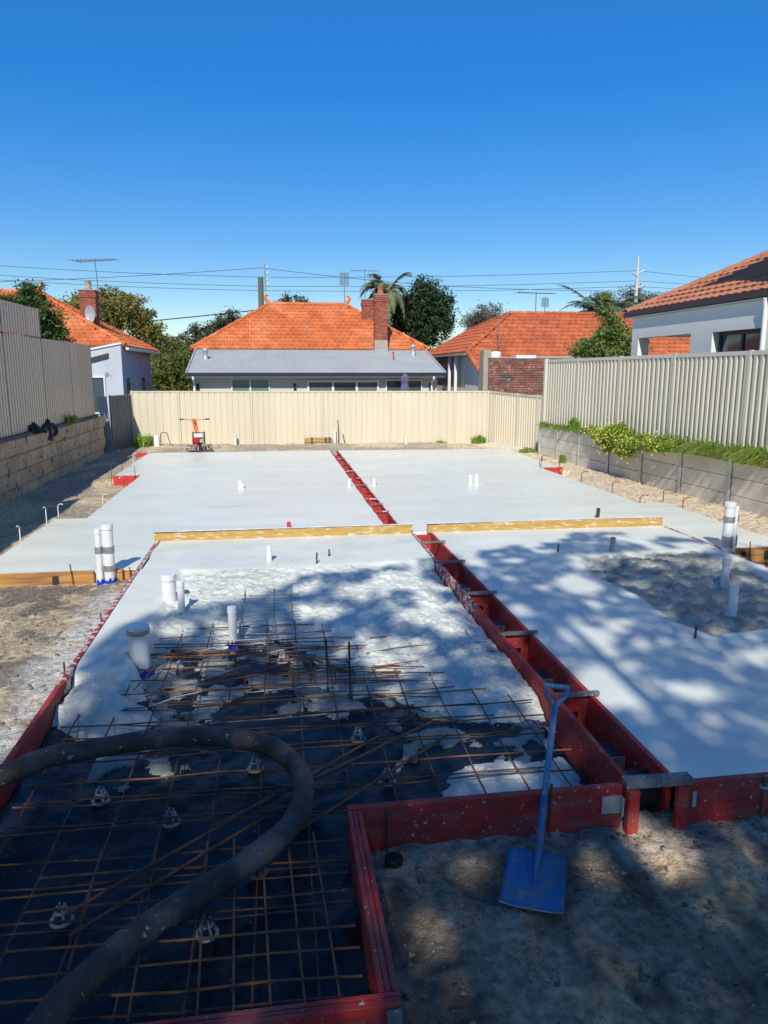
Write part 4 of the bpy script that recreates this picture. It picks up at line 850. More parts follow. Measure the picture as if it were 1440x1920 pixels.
# spiky plant behind the left fence
t = thing('yucca_plant', 'spiky pale green plant poking over the lower brown fence', 'plant', (-6.0, 23.2, 1.2))
for k in range(11):
    az = k*.57+.3; l = rnd.uniform(.45, .8); d = Vector((math.cos(az), math.sin(az), 0)); p = Vector((-6.0, 23.2, 3.25)); w = d.cross(Vector((0, 0, 1)))*.045
    a = p+d*l*.6+Vector((0, 0, .42*l)); e = p+d*l*1.1+Vector((0, 0, .5*l)); MB().add([p-w, p+w, a+w, a-w, e], [(0,1,2,3),(3,2,4)]).build('leaf', m_lf_yg, t)
MB().tube([(-6, 23.2, 1.2), (-6, 23.2, 3.3)], .06, 6).build('stem', m_bark, t)
# shade tree behind the viewpoint
def shade_tree():
    r = np.random.default_rng(77); t = thing('shade_tree', 'large leafy tree behind the viewpoint shading the near slabs', 'tree', (.6, -9, 0))
    bx = [-9, -1.75, -1.5, -1.1, -.4, .3, 1.2, 2.4, 3.7, 5., 5.9, 6.6, 20]; by = [5.6, 6.0, 6.7, 7.3, 7.7, 8.5, 8.7, 9.3, 9.8, 10.1, 9.6, 9., 8.5]
    n = 92000; x = r.uniform(-2.1, 9.5, n); y = r.uniform(-2.2, 10.4, n)
    gap = fbm(x*1.2, y*.85, 301, 4, 3.1)                                   # lattice of gaps between the leaf masses
    thr = np.where(x < 2.15, np.interp(y, [3.6, 4.6, 5.6, 6.4, 8.2, 9], [.42, .4, .32, .17, .08, .08]), np.interp(y, [3.6, 4.6, 6, 8.4, 10], [.42, .4, .32, .2, .08]))
    edge = np.interp(x, bx, by) - y + .55*fbm(x, y, 311, 3, 1.1); left = x + 1.72 + .25*fbm(x*0, y, 315, 3, 1.5)
    keep = (gap < thr) & (edge > 0) & (left > 0) & (r.random(n) < np.where(y > 4.2, .68, 1.))
    for a, b, q in ((.98, 5.95, .33), (2.75, 6.0, .24), (3.35, 7.6, .26), (2.5, 4.95, .3), (3.05, 4.78, .16), (1.15, 4.12, .15), (1.45, 4.02, .14), (1.98, 3.12, .2), (.62, 2.75, .13)):
        keep &= (x-a)**2+((y-b)*.75)**2 > q*q
    x = x[keep]; y = y[keep]; cell = fbm(x, y, 333, 2, .9); h = 10.4 + 2.0*cell + r.normal(size=len(x))*.5
    C = np.c_[x+LIGHT.x/LIGHT.z*h, y+LIGHT.y/LIGHT.z*h, h+.25]
    V, F = leaves(C, .19, .08, r); npmesh('crown', V, F, m_lf_gum, t)
    mb = MB(); b = Vector((.6, -9, -.1)); m1 = Vector((.5, -9.1, 4.5)); m2 = Vector((.1, -9.2, 8.4)); mb.tube([b, m1, m2], [.42, .34, .24], 10)
    for c in C[::900]:
        q = Vector(c); s = m1.lerp(m2, r.uniform(.3, 1)); mb.tube([s, s.lerp(q, .5)+Vector((0, 0, .5)), q], [.09, .05, .012], 5)
    mb.build('trunk', m_bark, t, smooth=True)
shade_tree()
def blades(spots, hmin, hmax, lean, r, w=.008):
    n = len(spots); h = r.uniform(hmin, hmax, n); az = r.uniform(0, 2*np.pi, n); P = np.asarray(spots); B = np.c_[np.cos(az), np.sin(az), 0*az]*(w*r.uniform(.7, 1.4, n))[:, None]
    D = r.normal(size=(n, 3))*.35; D[:, 2] = 0; D += np.asarray(lean); D *= h[:, None]; Z = np.c_[0*h, 0*h, h]
    m = P+D*.3+Z*.65; e = P+D*1.0+Z*(1-.55*np.linalg.norm(D, axis=1)/h)[:, None]
    V = np.stack([P-B, P+B, m+B*.8, m-B*.8, e], 1).reshape(-1, 3); i = np.arange(n)*5
    return V, np.r_[np.c_[i, i+1, i+2], np.c_[i, i+2, i+3], np.c_[i+3, i+2, i+4]]
def strip_grass():
    r = np.random.default_rng(5); Vs = []; Fs = []; k = 0
    for half, m in ((0, m_grass), (1, m_dry)):
        Vs = []; Fs = []; k = 0
        for q in range(230 if half == 0 else 70):
            y = r.uniform(9.6, 20.9)
            if r.random() > np.interp(y, [9.6, 14, 15.5, 17, 20.9], [1, 1, .6, .45, .6]): continue
            n = int(r.uniform(16, 62)*(1 if half == 0 else .5)); s = r.uniform(.03, .1); h = r.uniform(.14, .5)*np.interp(y, [9.6, 15, 16, 20.9], [1, 1, .6, .5])
            yy = y+r.normal(size=n)*s; xx = ret_x(yy)+np.clip(.1+r.normal(size=n)*.07, -.01, .24)
            V, F = blades(np.c_[xx, yy, np.full(n, .99)], h*.45, h*1.15, (-r.uniform(.1, 1.5), r.uniform(-.6, .6), 0), r, .0085); Vs.append(V); Fs.append(F+k); k += len(V)
        o = npmesh('strip_grass', np.concatenate(Vs), np.concatenate(Fs), m); tag(o, ('long green grass tufts spilling over the sleeper wall', 'dry straw-coloured blades among the grass on the sleeper wall')[half], 'grass', None, 'stuff')
strip_grass()
t = thing('flowering_shrub', 'sprawling green shrub dotted with yellow flowers on the sleeper wall', 'shrub', (8.05, 16, 1))
r_ = np.random.default_rng(8); E = [((7.97, 17.2, 1.12), (.2, .8, .17)), ((7.93, 16.2, 1.15), (.25, .7, .26)), ((7.86, 15.6, .95), (.15, .6, .26)), ((7.84, 16.6, .9), (.12, .5, .2)), ((8.0, 14.6, 1.1), (.2, 1.0, .16))]
c_, L_ = clumps(r_, E, 420, 30, .07); V, F = leaves(L_, .07, .028, r_); npmesh('foliage', V, F, m_grass, t)
fl_ = c_[(c_[:, 0] < 8.05)]; fl_ = np.repeat(fl_, 2, 0)+r_.normal(size=(len(fl_)*2, 3))*.07; fl_[:, 0] -= .06; V = []; F = []
for i, p in enumerate(fl_):
    q = Vector(p); nrm = Vector((-1, -.6+r_.uniform(-.6, .6), .5+r_.uniform(-.5, .5))).normalized(); a, b = basis(nrm); k = len(V); s = r_.uniform(.016, .028)
    for j in range(10): rr = s*(1 if j % 2 else .55); V.append(q+(a*math.cos(j*.628)+b*math.sin(j*.628))*rr)
    F.append(tuple(k+j for j in range(10)))
o = MB().add(V, F).build('flowers', m_flower, t); o['kind'] = 'stuff'
def weed(p, rad, h, n, seed, label, m=m_grass, grp=None):
    r = np.random.default_rng(seed); a = r.uniform(0, 6.28, n); q = rad*np.sqrt(r.random(n))
    P = np.c_[p[0]+q*np.cos(a), p[1]+q*np.sin(a), np.full(n, p[2])]; V, F = blades(P, h*.4, h, (0, 0, 0), r, .012)
    c, L = clumps(r, [((p[0], p[1], p[2]+h*.4), (rad*.8, rad*.8, h*.4))], max(6, n//20), 14, rad*.3); V2, F2 = leaves(L, .08, .035, r)
    t = thing('weed_clump', label, 'weeds', p, grp); npmesh('grass_blades', V, F, m, t)['kind'] = 'stuff'; npmesh('leaf_mass', V2, F2, m, t)['kind'] = 'stuff'
weed((-4.25, 25.5, .15), .4, .45, 400, 1, 'tall weeds in the shaded rear left corner'); weed((-3.98, 25.45, .15), .18, .3, 120, 11, 'sunlit weed tuft beside the white tap post')
weed((6.95, 24.5, .15), .22, .36, 300, 2, 'bright green weed clump at the right end of the rear fence'); weed((5.7, 24.75, .15), .18, .14, 90, 3, 'small dry weed against the rear fence')
weed((7.75, 21.7, .14), .3, .16, 200, 4, 'low weeds at the foot of the angled cream fence'); weed((7.72, 18.9, .18), .1, .3, 60, 5, 'thin weed growing at the foot of the sleeper wall')
weed((-5.24, 20.3, 1.28), .2, .28, 120, 6, 'green weed on top of the limestone wall'); weed((8.05, 19.0, 1.0), .14, .5, 130, 7, 'tall weed tuft behind the sleeper wall top')

# ------------------------------------------------------------------ reinforcement
mesh = thing('reinforcing_mesh', 'rusty steel mesh over black plastic in the unpoured bay', 'steel mesh', (0, 4, .12))
def bar(parent, p, q, r=.0055, m=m_rust, wob=.012, name='bar'):
    p = Vector(p); q = Vector(q); n = max(2, int((q-p).length/.35)); mb = MB()
    mb.tube([p.lerp(q, k/n)+Vector((0, rnd.uniform(-.004, .004), rnd.uniform(-wob, wob))) for k in range(n+1)], r, 5); return mb.build(name, m, parent)
k = 0; x = -1.5
while x < 1.93:
    y0 = 2.5 if x < .3 else 3.78
    bar(mesh, (x, y0, .128), (x+.04, 7.9 if x < .4 else 6.6, .14)); x += .27
y = 2.56
while y < 7.7:
    x1 = .31 if y < 3.72 else (1.9 if y < 6.4 else .5)
    bar(mesh, (-1.55, y+.05, .14), (x1, y-.03, .142), m=m_rust if rnd.random() < .75 else m_rust2)
    if rnd.random() < .55: bar(mesh, (-1.5, y+.09, .15), (min(x1, .6+rnd.random()*1.2), y+.01, .152))
    y += .25
for y in np.arange(4.3, 6.9, .125):
    if rnd.random() < .6: xa = rnd.uniform(-1.5, -.2); bar(mesh, (xa, y, .145), (xa+rnd.uniform(.8, 1.9), y+rnd.uniform(-.08, .08), .15), .0045)
for i in range(34):                                             # tangle of bars near the pour edge
    x0 = rnd.uniform(-1.3, 1.2); y0 = rnd.uniform(5.0, 6.6); a = rnd.choice((0., 0., 1.45))+rnd.uniform(-.25, .25); l = rnd.uniform(.3, .9)
    bar(mesh, (x0, y0, rnd.uniform(.1, .2)), (min(x0+l*math.cos(a), 1.9), y0+l*math.sin(a), rnd.uniform(.1, .22)), .005, rnd.choice((m_rust, m_rust2, m_cgrey)))
near = thing('reinforcing_mesh', 'second brown steel mesh sheet lapped over the first nearest the camera', 'steel mesh', (-.4, 3, .15))
for x in (-.9, -.62, -.36, -.22, -.075, .06, .2): bar(near, (x, 2.52, .156), (x-.05, 3.62, .16), .006, m_rust2 if x > -.4 else m_rust)
for y in (2.63, 2.9, 3.14, 3.38): bar(near, (-1.2, y+.06, .168), (.3, y-.02, .168), .006, m_rust2 if y != 3.14 else m_rust)
LB = 'loose bars lying across the mesh'
for i, (p, q, lab) in enumerate((((-.25, 3.32, .19), (1.12, 4.54, .175), 'longest loose steel bar running diagonally past the inner corner'), ((-.4, 3.7, .185), (1.06, 4.74, .18), 'loose diagonal steel bar passing under the hose bend'), ((.12, 4.12, .18), (.97, 4.87, .18), 'short loose diagonal bar right of the hose bend'), ((-.95, 3.0, .18), (-.1, 3.75, .19), 'loose diagonal bar under the near hose'), ((-1.0, 3.13, .185), (-.05, 3.98, .18), 'loose diagonal bar inside the hose loop'))):
    t = thing('loose_bar', lab, 'steel bar', tuple(p), LB); bar(t, p, q, .009, m_rust, .004)
cg = thing('bar_cage', 'orange rusty bar cage at the edge of the pour', 'steel mesh', (.6, 5.7, .1))
for j in range(5):
    bar(cg, (-.3+.1*j, 5.62+.085*j, .15+.012*(j % 2)), (1.0, 5.55+.085*j, .15+.02*(j % 2)), .006, m_rust2)
for x in (.1, .28, .45, .6, .78): bar(cg, (x, 5.5, .165), (x-.03, 6.0, .165), .006, m_rust2); bar(cg, (x, 5.75, .05), (x, 5.75, .2), .006, m_rust2)
for x, y, h in ((.38, 5.62, .5), (.55, 5.48, .52)): bar(cg, (x, y, .03), (x-.01, y, h), .009, m_dsteel, .001, 'upright_bar')
bar(cg, (.2, 5.7, .33), (.34, 5.63, .3), .009, m_dsteel, 0); bar(cg, (.4, 5.55, .3), (.53, 5.5, .27), .009, m_dsteel, 0)
cg2 = thing('mesh_strip', 'cement-caked mesh strip sticking out of the poured concrete', 'steel mesh', (-.1, 7.3, .2))
for x in (-.38, -.06, .12): bar(cg2, (x, 6.6, .16), (x+.02, 8.0, .235), .006, m_cgrey)
for j in range(8): bar(cg2, (-.75+.06*j, 6.75+.15*j, .165+.01*j), (.22, 6.72+.15*j, .17+.01*j), .005, m_cgrey)
def chair(p, h, lab):
    x, y, z = p; t = thing('bar_chair', 'grey plastic bar chair '+lab, 'bar chair', p, 'plastic bar chairs under the mesh')
    n = 20; MB().tube([(x+.048*math.cos(2*math.pi*k/n), y+.048*math.sin(2*math.pi*k/n), z+.008) for k in range(n+1)], .009, 6).build('base_ring', m_cgrey, t)
    for k in range(4):
        a = k*math.pi/2+.5; MB().tube([(x+.046*math.cos(a), y+.046*math.sin(a), z+.008), (x+.03*math.cos(a), y+.03*math.sin(a), z+h*.7), (x+.016*math.cos(a), y+.016*math.sin(a), z+h+.015)], [.009, .007, .005], 5).build('leg', m_cgrey, t)
    MB().tube([(x+.026*math.cos(2*math.pi*k/n), y+.026*math.sin(2*math.pi*k/n), z+h*.75) for k in range(n+1)], .007, 5).build('collar', m_cgrey, t)
for x, y, lab in ((-1.1, 4.27, 'inside the hose loop, close to the left red board'), (-.65, 3.98, 'in the middle of the hose loop'), (-.18, 4.5, 'just under the top of the hose bend'), (.65, 4.22, 'right of the hose beside the diagonal bars'), (-1.06, 3.26, 'left of the near hose, standing alone'), (-.37, 3.07, 'close to the camera, right of the near hose'), (-.15, 3.47, 'half hidden beside the near hose'), (.53, 4.79, 'right of the hose bend, further back'), (1.04, 5.9, 'at the pour edge right of the rusty cage'), (.02, 6.3, 'among the mesh behind the rusty cage')): chair((x, y, .05), .075, lab)
def hook(p, h, dx, dy, label, grp, m=m_rust):
    p = Vector(p); q = p+Vector((0, 0, h-.04)); d = Vector((dx, dy, 0)); t = thing('starter_bar', label, 'steel bar', p, grp)
    MB().tube([p-Vector((0, 0, .15)), q, q+d*.25+Vector((0, 0, .03)), q+d*.6+Vector((0, 0, .04)), q+d+Vector((0, 0, .03))], .0085, 6).build('bar', m, t)
ORD = ['first', 'second', 'third', 'fourth', 'fifth', 'sixth', 'seventh', 'eighth']
for i, (x, y, h, m) in enumerate(((-3.7, 11.14, .27, m_pvc), (-3.72, 12.5, .3, m_pvc), (-3.67, 13.0, .26, m_pvc), (-3.2, 14.2, .22, m_pvc), (-3.2, 16.2, .2, m_rust), (-3.75, 18.9, .24, m_rust), (-3.78, 20.6, .3, m_pvc))):
    hook((x, y, .14), h, -.02+.12*(y > 12.9), -.05, ORD[i]+' bent starter bar from the camera along the left slab edge', 'starter bars at the left slab edge', m)
for i, (x, y, h) in enumerate(sorted(((6.62, 17.7, .25), (7.17, 19.0, .2), (6.73, 15.36, .25), (6.75, 13.88, .24), (6.74, 12.7, .16), (7.2, 12.7, .26), (7.25, 12.1, .2), (7.3, 10.9, .27)), key=lambda c: c[1])):
    hook((x, y, .18), h, .14, -.03, ORD[i]+' bent starter bar from the camera along the right slab edge', 'starter bars at the right slab edge')

# ------------------------------------------------------------------ pipes and hose
def pipe(parent, x, y, z0, z1, r, m=m_pvc, cap=True, lean=(0, 0), name='pipe'):
    a = Vector((x, y, z0)); b = Vector((x+lean[0], y+lean[1], z1)); o = MB().tube([a, b], r, 18).build(name, m, parent, smooth=False)
    if cap: MB().tube([b-Vector((0, 0, .055)), b+Vector((0, 0, .004)), b+Vector((0, 0, .008))], [r*1.12, r*1.12, r*.95], 18).build('cap', m, o)
    return o
def band(parent, P, z0, z1, rr, m=m_tape):
    mb = MB()
    for x, y in P: mb.tube([(x, y, z0), (x, y, (z0+z1)/2), (x, y, z1)], [rr(x), rr(x)*1.02, rr(x)], 18)
    mb.build('tape_band', m, parent)
def film(parent, x, y, z, r, seed):
    q = random.Random(seed); mb = MB(); V = []; F = []; n = 18
    for j, (zz, k) in enumerate(((z, 1.3), (z+.03, 1.14), (z+.06, 1.1), (z+.085, 1.2))):
        V += [(x+r*k*(1+.12*q.random())*math.cos(2*math.pi*i/n), y+r*k*(1+.12*q.random())*math.sin(2*math.pi*i/n), zz+q.uniform(-.035, .03)*(j > 1)) for i in range(n)]
        if j: F += [((j-1)*n+i, (j-1)*n+(i+1) % n, j*n+(i+1) % n, j*n+i) for i in range(n)]
    mb.add(V, F).build('blue_film', m_blue, parent)  # torn wrap
tp = thing('pipe_pair', 'two white pipes taped together beside the left slab', 'pipe', (-2.05, 8.85, 0))
pipe(tp, -1.98, 8.88, 0, .84, .064); pipe(tp, -2.087, 8.86, 0, .79, .036)
RR = lambda x: .069 if x > -2.05 else .041
band(tp, [(-1.98, 8.88), (-2.087, 8.86)], .5, .58, RR); band(tp, [(-1.98, 8.88)], .28, .35, RR); film(tp, -1.98, 8.88, .1, .064, 1); film(tp, -2.087, 8.86, .1, .036, 2)
tp = thing('pipe_pair', 'thick and thin white pipes taped together beside the right slab', 'pipe', (5.98, 8.86, 0))
pipe(tp, 5.965, 8.82, 0, .9, .068); pipe(tp, 6.072, 8.85, 0, .84, .036); RR = lambda x: .073 if x < 6.03 else .041
band(tp, [(5.965, 8.82), (6.09, 8.86)], .64, .72, RR); band(tp, [(5.965, 8.82), (6.09, 8.86)], .3, .45, RR); film(tp, 5.99, 8.81, .14, .064, 3)
def stub(x, y, z0, z1, r, label, m=m_pvc, cap=True, lean=(0, 0), fm=False, name='pipe_stub', cat='pipe'):
    t = thing(name, label, cat, (x, y, z0)); pipe(t, x, y, z0-.1, z1, r, m, cap, lean)
    if fm: film(t, x, y, z0-.02, r, int(x*100))
    return t
stub(-1.15, 7.78, .18, .5, .075, 'thick short white pipe stub in sunlit rough concrete'); stub(-.98, 7.42, .18, .52, .036, 'thin white pipe stub beside the thick sunlit one')
t = stub(-1.19, 6.2, .05, .49, .085, 'thick capped pipe stub in shade where the pour ends', fm=True); band(t, [(-1.19, 6.2)], .43, .47, lambda x: .098)
stub(-.43, 6.69, .06, .46, .04, 'thin shaded pipe stub with blue foot standing in the mesh', fm=True)
stub(-.1, 9.16, ST, .45, .034, 'small white pipe stub in front of the left yellow board'); stub(4.42, 9.02, ST, .43, .03, 'thin grey pipe stub beside the rough patch', m_cgrey, lean=(.02, 0))
stub(5.02, 7.4, .2, .54, .042, 'shaded pipe stub further back in the rough grey patch'); stub(4.38, 6.3, .2, .57, .042, 'shaded pipe stub nearer the camera in the rough grey patch')
t = stub(-.71, 15.23, ST, .4, .05, 'pair of short white stubs on the rear left slab'); pipe(t, -.66, 15.15, .2, .35, .03)
stub(1.53, 15.1, ST, .41, .04, 'white stub left of the far red slot'); stub(2.06, 15.19, ST, .4, .04, 'white stub right of the far red slot')
t = stub(4.1, 15.02, ST, .45, .045, 'twin white stubs on the rear right slab'); pipe(t, 4.23, 15.02, .2, .47, .05)
stub(5.18, 11.14, ST, .42, .03, 'short dark square post on the rear right slab', m_dsteel, False, (.02, 0), name='post_stub', cat='post'); stub(.19, 11.2, ST, .33, .03, 'small red stub peeping over the left yellow board', m_redf, False)
for x, y, z, lab in ((.48, 8.95, .39, 'black steel peg left of the near red slot'), (.66, 9.3, .34, 'thin black peg behind the taller peg'), (3.69, 9.07, .36, 'thin peg on the shaded right slab'), (3.7, 5.82, .37, 'black peg at the near corner of the rough patch')):
    t = thing('steel_peg', lab, 'peg', (x, y, ST-.02)); MB().tube([(x, y, .1), (x+.01, y, z)], .011, 6).build('peg', m_dsteel, t)
def hose():
    P = [(-4.6, 3.4, .3), (-3.2, 3.7, .28), (-2.2, 3.95, .31), (-1.6, 4.12, .35), (-1.43, 4.27, .35), (-1.25, 4.42, .31), (-.8, 4.64, .245), (-.38, 4.62, .235), (-.07, 4.44, .235), (.09, 4.14, .235), (.11, 3.85, .235), (.03, 3.58, .235), (-.17, 3.32, .235), (-.41, 3.11, .237), (-.65, 2.86, .25), (-.79, 2.57, .31), (-.85, 2.35, .37), (-.95, 1.9, .37), (-1.3, 1.0, .12), (-1.9, 0, .1)]
    P = [Vector(p) for p in P]; Q = []
    for i in range(1, len(P)-2):
        a, b, c, d = P[i-1:i+3]
        for k in range(6):
            t = k/6; Q.append(.5*((2*b)+(c-a)*t+(2*a-5*b+4*c-d)*t*t+(3*b-a-3*c+d)*t**3))
    t = thing('concrete_hose', 'thick dark rubber concrete hose curling across the mesh', 'hose', (-.4, 3.6, .15))
    MB().tube(Q, [.063*(1+.03*math.sin(i*.9)+.02*math.sin(i*2.3)) for i in range(len(Q))], 18).build('hose', m_hose, t, smooth=True)
    for i in (4, 5):
        pass
hose()

# ------------------------------------------------------------------ shovel
t = thing('shovel', 'blue square-mouth shovel leaning on the red front board', 'shovel', (1.26, 3.2, 0))
tip = Vector((1.188, 3.05, .02)); bk = Vector((1.335, 3.36, .08)); v = (bk-tip); u = Vector((.915, -.402, 0)).normalized(); n_ = u.cross(v.normalized()); nu, nv = 12, 10; V = []; F = []
for side in (0, 1):
    for i in range(nu+1):
        for j in range(nv+1):
            a = (i/nu-.5); b = j/nv; w = .315*(1-.05*b); e = max(0, abs(a)-.4)*10
            z = .018*e*e*min(1, b*3+.3) - .012*(1-(2*a)**2) + .03*max(0, b-.85)/.15 + (.0 if side == 0 else -.004)
            V.append(tip+v*b+u*(a*w)+n_*z)
N1 = (nu+1)*(nv+1); ix = lambda i, j, s: s*N1+i*(nv+1)+j
for i in range(nu):
    for j in range(nv): F += [(ix(i,j,0), ix(i+1,j,0), ix(i+1,j+1,0), ix(i,j+1,0)), (ix(i,j+1,1), ix(i+1,j+1,1), ix(i+1,j,1), ix(i,j,1))]
for i in range(nu): F += [(ix(i,0,1), ix(i+1,0,1), ix(i+1,0,0), ix(i,0,0)), (ix(i,nv,0), ix(i+1,nv,0), ix(i+1,nv,1), ix(i,nv,1))]
for j in range(nv): F += [(ix(0,j,0), ix(0,j+1,0), ix(0,j+1,1), ix(0,j,1)), (ix(nu,j,1), ix(nu,j+1,1), ix(nu,j+1,0), ix(nu,j,0))]
bl = MB().add(V, F).build('blade', m_shov2, t, smooth=True)
MB().tube([tip-u*.157+n_*.008, tip-u*.1-n_*.004, tip-n_*.006, tip+u*.1-n_*.004, tip+u*.157+n_*.008], [.006, .005, .005, .005, .006], 6).build('worn_edge', m_steel, bl)
so = Vector((1.36, 3.42, .085)); gr = Vector((1.735, 4.17, .65)); ax = (gr-so).normalized(); yj = so+ax*((gr-so).length-.145)
MB().tube([tip+v*.45+n_*.004, tip+v*.75+n_*.014, bk+n_*.02, so+ax*.06, so+ax*.28], [.006, .015, .022, .024, .021], 10).build('socket', m_shov2, t, smooth=True)
MB().tube([so+ax*.2, so+ax*.5, yj], [.0185, .019, .02], 12).build('shaft', m_shov, t, smooth=True)
g = u; arms = MB()
for s in (-1, 1): arms.tube([yj-ax*.02+g*s*.004, yj+ax*.03+g*s*.02, yj+ax*.075+g*s*.058, yj+ax*.145+g*s*.068], [.014, .014, .013, .013], 8)
arms.build('grip_yoke', m_shov, t, smooth=True); MB().tube([yj+ax*.145-g*.076, yj+ax*.145+g*.076], .0165, 12).build('grip', m_shov, t)

t = thing('plastic_cap', 'round black plastic cap lying on the sand by the inner red corner', 'lid', (.58, 3.52, 0))  # loose black plastic cap lying on the sand
MB().lathe((.58, 3.52, -.005), [(.05, 0), (.05, .03), (.044, .036), (.04, .03), (.01, .028)], 16).build('lid', m_black, t)
# ------------------------------------------------------------------ power trowel and things at the rear
t = thing('power_trowel', 'orange and red power trowel parked at the far edge of the slab', 'power trowel', (-2.28, 23.2, .15)); px, py, pz = -2.28, 23.2, .17
for z, r in ((.08, .4), (.2, .36)): MB().tube([(px+r*math.cos(2*math.pi*k/28), py+r*math.sin(2*math.pi*k/28), pz+z) for k in range(29)], .014, 6).build('guard_ring', m_dsteel, t)
for k in range(8): a = k*math.pi/4; MB().tube([(px+.4*math.cos(a), py+.4*math.sin(a), pz+.08), (px+.36*math.cos(a), py+.36*math.sin(a), pz+.2), (px+.1*math.cos(a), py+.1*math.sin(a), pz+.24)], .01, 5).build('guard_rod', m_galv, t)
for k in range(4):
    a = k*math.pi/2+.4; MB().box((.06, -.07, 0), (.4, .07, .012), Matrix.Translation((px, py, pz+.02)) @ Matrix.Rotation(a, 4, 'Z') @ Matrix.Rotation(.12, 4, 'X')).build('blade', m_steel, t)
MB().lathe((px, py, pz+.02), [(.12, 0), (.12, .1), (.08, .14), (.06, .26)], 14).build('gearbox', m_dsteel, t)
MB().bevbox((px-.14, py-.12, pz+.26), (px+.13, py+.12, pz+.42), .02).build('crankcase', m_dsteel, t)
MB().lathe((px-.06, py-.13, pz+.3), [(.1, 0), (.11, .03), (.11, .12), (.07, .15)], 14).build('red_cowl', m_redp, t); MB().bevbox((px-.16, py-.2, pz+.22), (px-.0, py-.06, pz+.4), .025).build('fan_cover', m_redp, t)
MB().bevbox((px+.0, py-.16, pz+.28), (px+.16, py+.05, pz+.4), .02).build('muffler', m_galv, t); MB().bevbox((px-.13, py-.12, pz+.43), (px+.15, py+.1, pz+.56), .03).build('fuel_tank', m_white, t)
fr2 = MB()
for x in (-.17, .17): fr2.tube([(px+x, py-.14, pz+.25), (px+x, py-.14, pz+.6), (px+x, py+.14, pz+.6), (px+x, py+.14, pz+.25)], .012, 5)
fr2.tube([(px-.17, py-.14, pz+.6), (px+.17, py-.14, pz+.6)], .012, 5); fr2.build('roll_frame', m_dsteel, t)
MB().beam((px-.04, py+.1, pz+.5), (px-.16, py+.35, pz+.98), .1, .07).build('handle_shaft', m_orange, t)
hb = MB().tube([(px-.55, py+.38, pz+.97), (px-.3, py+.37, pz+.96), (px-.16, py+.35, pz+.93), (px-.02, py+.37, pz+.96), (px+.22, py+.38, pz+.97)], .016, 8); hb.build('handlebar', m_orange, t)
for x in (-.58, .2): MB().tube([(px+x-.02, py+.38, pz+.97), (px+x+.12, py+.38, pz+.97)], .022, 8).build('grip', m_black, t)
MB().tube([(px-.16, py+.33, pz+.9), (px-.1, py+.2, pz+.93), (px-.09, py+.2, pz+.8)], .014, 6).build('throttle_lever', m_black, t)
t = thing('timber_stack', 'small stack of yellow planks against the rear fence', 'timber', (1.5, 25.2, .15))
for k in range(3): MB().bevbox((1.02+.01*k, 25.16-.03*(k % 2), .16+k*.075), (2.0-.02*k, 25.26, .225+k*.075), .005).build('plank', m_pine, t)
for x in (1.25, 1.72, 1.85): MB().bevbox((x, 25.1, .14), (x+.05, 25.12, .4), .003).build('strap', m_bark, t)
stub(2.06, 25.15, .15, .62, .05, 'white pipe standing beside the plank stack'); stub(-1.3, 25.45, .15, .5, .05, 'white pipe stub against the rear fence right of the trowel'); stub(4.41, 24.4, .15, .42, .055, 'short white peg near the right of the rear fence', lean=(-.02, 0), cap=False)
t = thing('conduit', 'thin black conduit curving up in front of the rear fence', 'conduit', (2.2, 25.2, .15)); MB().tube([(2.19, 25.2, .1), (2.2, 25.2, .5), (2.18, 25.25, .9), (2.12, 25.3, 1.18)], .016, 6).build('conduit', m_black, t)
t = thing('conduit', 'short black conduit leaning beside the tall one', 'conduit', (2.4, 25.2, .15)); MB().tube([(2.42, 25.2, .1), (2.34, 25.2, .48)], .016, 6).build('conduit', m_black, t)
t = thing('water_tap', 'white post with black tap and hose in the rear left corner', 'tap', (-3.85, 25.2, .15))
MB().bevbox((-3.92, 25.15, .1), (-3.76, 25.28, .52), .015).build('post', m_white, t); MB().tube([(-3.7, 25.2, .15), (-3.7, 25.2, .58), (-3.62, 25.2, .62), (-3.5, 25.2, .6), (-3.46, 25.2, .45), (-3.4, 25.15, .25), (-3.25, 25.1, .17), (-3.0, 25.1, .17)], .014, 6).build('hose', m_black, t); MB().bevbox((-3.3, 25.05, .14), (-3.1, 25.18, .2), .01).build('fitting', m_lead, t)
# black cloth thrown over the limestone wall
xs = np.linspace(0, 1, 26); V = []; F = []
for i, a in enumerate(xs):
    for j, b in enumerate(np.linspace(0, 1, 10)):
        yy = 17.2+1.7*a; w = .5+.5*math.sin(math.pi*a); x = -5.36+.14*b; z = 1.3+.1*math.sin(a*9)*(1-b)+.09*w*(1-b) - .34*max(0, b-.45)*w*(1.6 if a > .55 else .35)
        V.append((x+.05*math.sin(a*23+b*5)*b+.02, yy, z+.03*math.sin(a*31+b*3)))
for i in range(25):
    for j in range(9): F.append((i*10+j, i*10+10+j, i*10+11+j, i*10+j+1))
o = MB().add(V, F).build('black_cloth', m_cloth, None, smooth=True, org=(-5.3, 18, 1.2)); so_ = o.modifiers.new('thick', 'SOLIDIFY'); so_.thickness = .012
tag(o, 'black cloth draped over the top of the limestone wall', 'cloth')

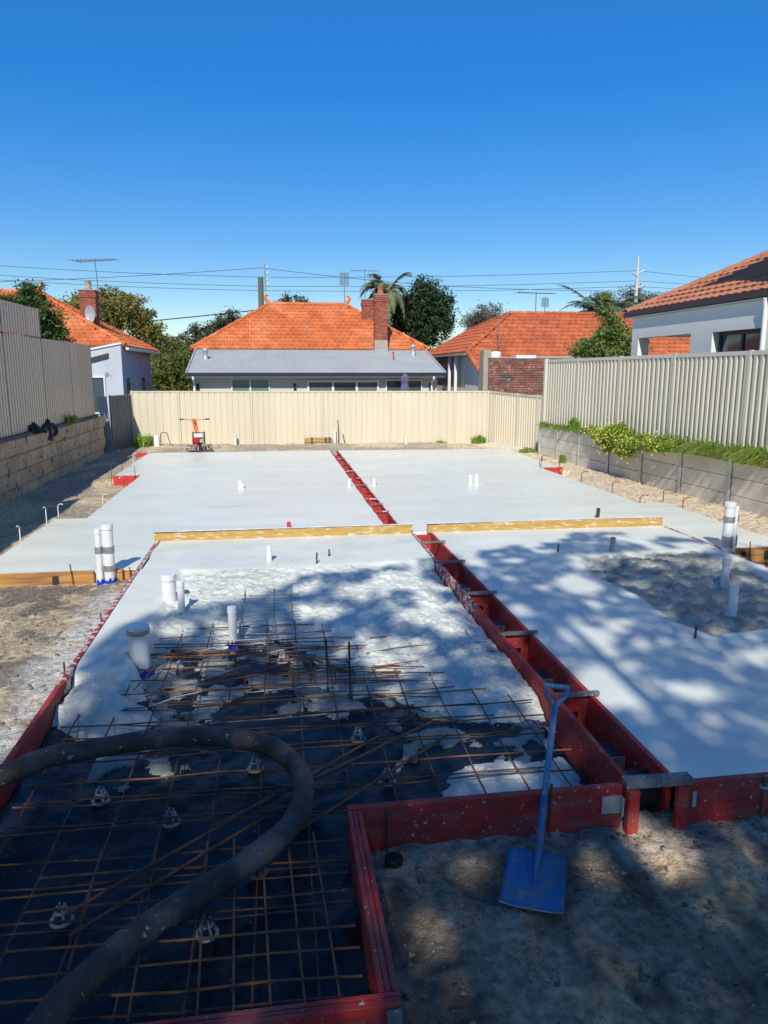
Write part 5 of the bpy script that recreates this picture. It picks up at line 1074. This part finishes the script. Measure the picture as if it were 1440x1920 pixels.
# ------------------------------------------------------------------ crumbs of cement and stones on the ground
def crumbs():
    r = np.random.default_rng(99); n = 11000; k = r.random(n)
    x = np.where(k < .42, r.uniform(-4.6, -1.72, n), np.where(k < .8, r.uniform(.45, 4.5, n), r.uniform(6.7, 8, n)))
    y = np.where(k < .42, r.uniform(3.2, 9, n), np.where(k < .8, r.uniform(1.7, 3.6, n), r.uniform(9.5, 19, n)))
    z = ground_z(x, y); s = .0022+.013*r.random(n)**7; s = np.where(k < .42, s*1.2, np.where(k < .8, s*.75, s*1.3))
    B = np.array([[1,0,0],[-1,0,0],[0,1,0],[0,-1,0],[0,0,1],[0,0,-.4]]); T = np.array([[0,2,4],[2,1,4],[1,3,4],[3,0,4],[2,0,5],[1,2,5],[3,1,5],[0,3,5]])
    J = B[None]*s[:, None, None]*r.uniform(.5, 1.4, (n, 6, 1)); a = r.uniform(0, 6.28, n); c, q = np.cos(a)[:, None], np.sin(a)[:, None]
    J = np.stack([J[..., 0]*c-J[..., 1]*q, J[..., 0]*q+J[..., 1]*c, J[..., 2]*.7], -1); V = (J+np.c_[x, y, z+s*.2][:, None]).reshape(-1, 3)
    F = (T[None]+(np.arange(n)*6)[:, None, None]).reshape(-1, 3); o = npmesh('crumbs', V, F, m_pebble); tag(o, 'scattered cement crumbs and small stones on the sand', 'stones', None, 'stuff')
def clods():
    r = np.random.default_rng(123); n = 5200; k = r.random(n) < .55
    x = np.where(k, r.uniform(.42, 4.4, n), r.uniform(-4.8, -1.75, n)); y = np.where(k, r.uniform(1.65, 3.6, n), r.uniform(3.4, 8.9, n))
    w = fbm(x, y, 140, 3, 2.2) > -.15; x, y = x[w], y[w]; n = len(x)
    z = ground_z(x, y); s = .004+.02*r.random(n)**4; P = r.normal(size=(n, 8, 3)); P /= np.linalg.norm(P, axis=2)[..., None]
    B = np.array([[-1,-1,-1],[1,-1,-1],[1,1,-1],[-1,1,-1],[-1,-1,1],[1,-1,1],[1,1,1],[-1,1,1]])*.6; J = (B[None]+P*.35)*s[:, None, None]; J[..., 2] *= .6
    V = (J+np.c_[x, y, z+s*.15][:, None]).reshape(-1, 3); Q = np.array([[3,2,1,0],[4,5,6,7],[0,1,5,4],[1,2,6,5],[2,3,7,6],[3,0,4,7]])
    F = (Q[None]+(np.arange(n)*8)[:, None, None]).reshape(-1, 4); o = npmesh('soil_clods', V, F, m_clod); tag(o, 'small brown soil clods lying on the sand', 'soil', None, 'stuff')
crumbs(); clods()
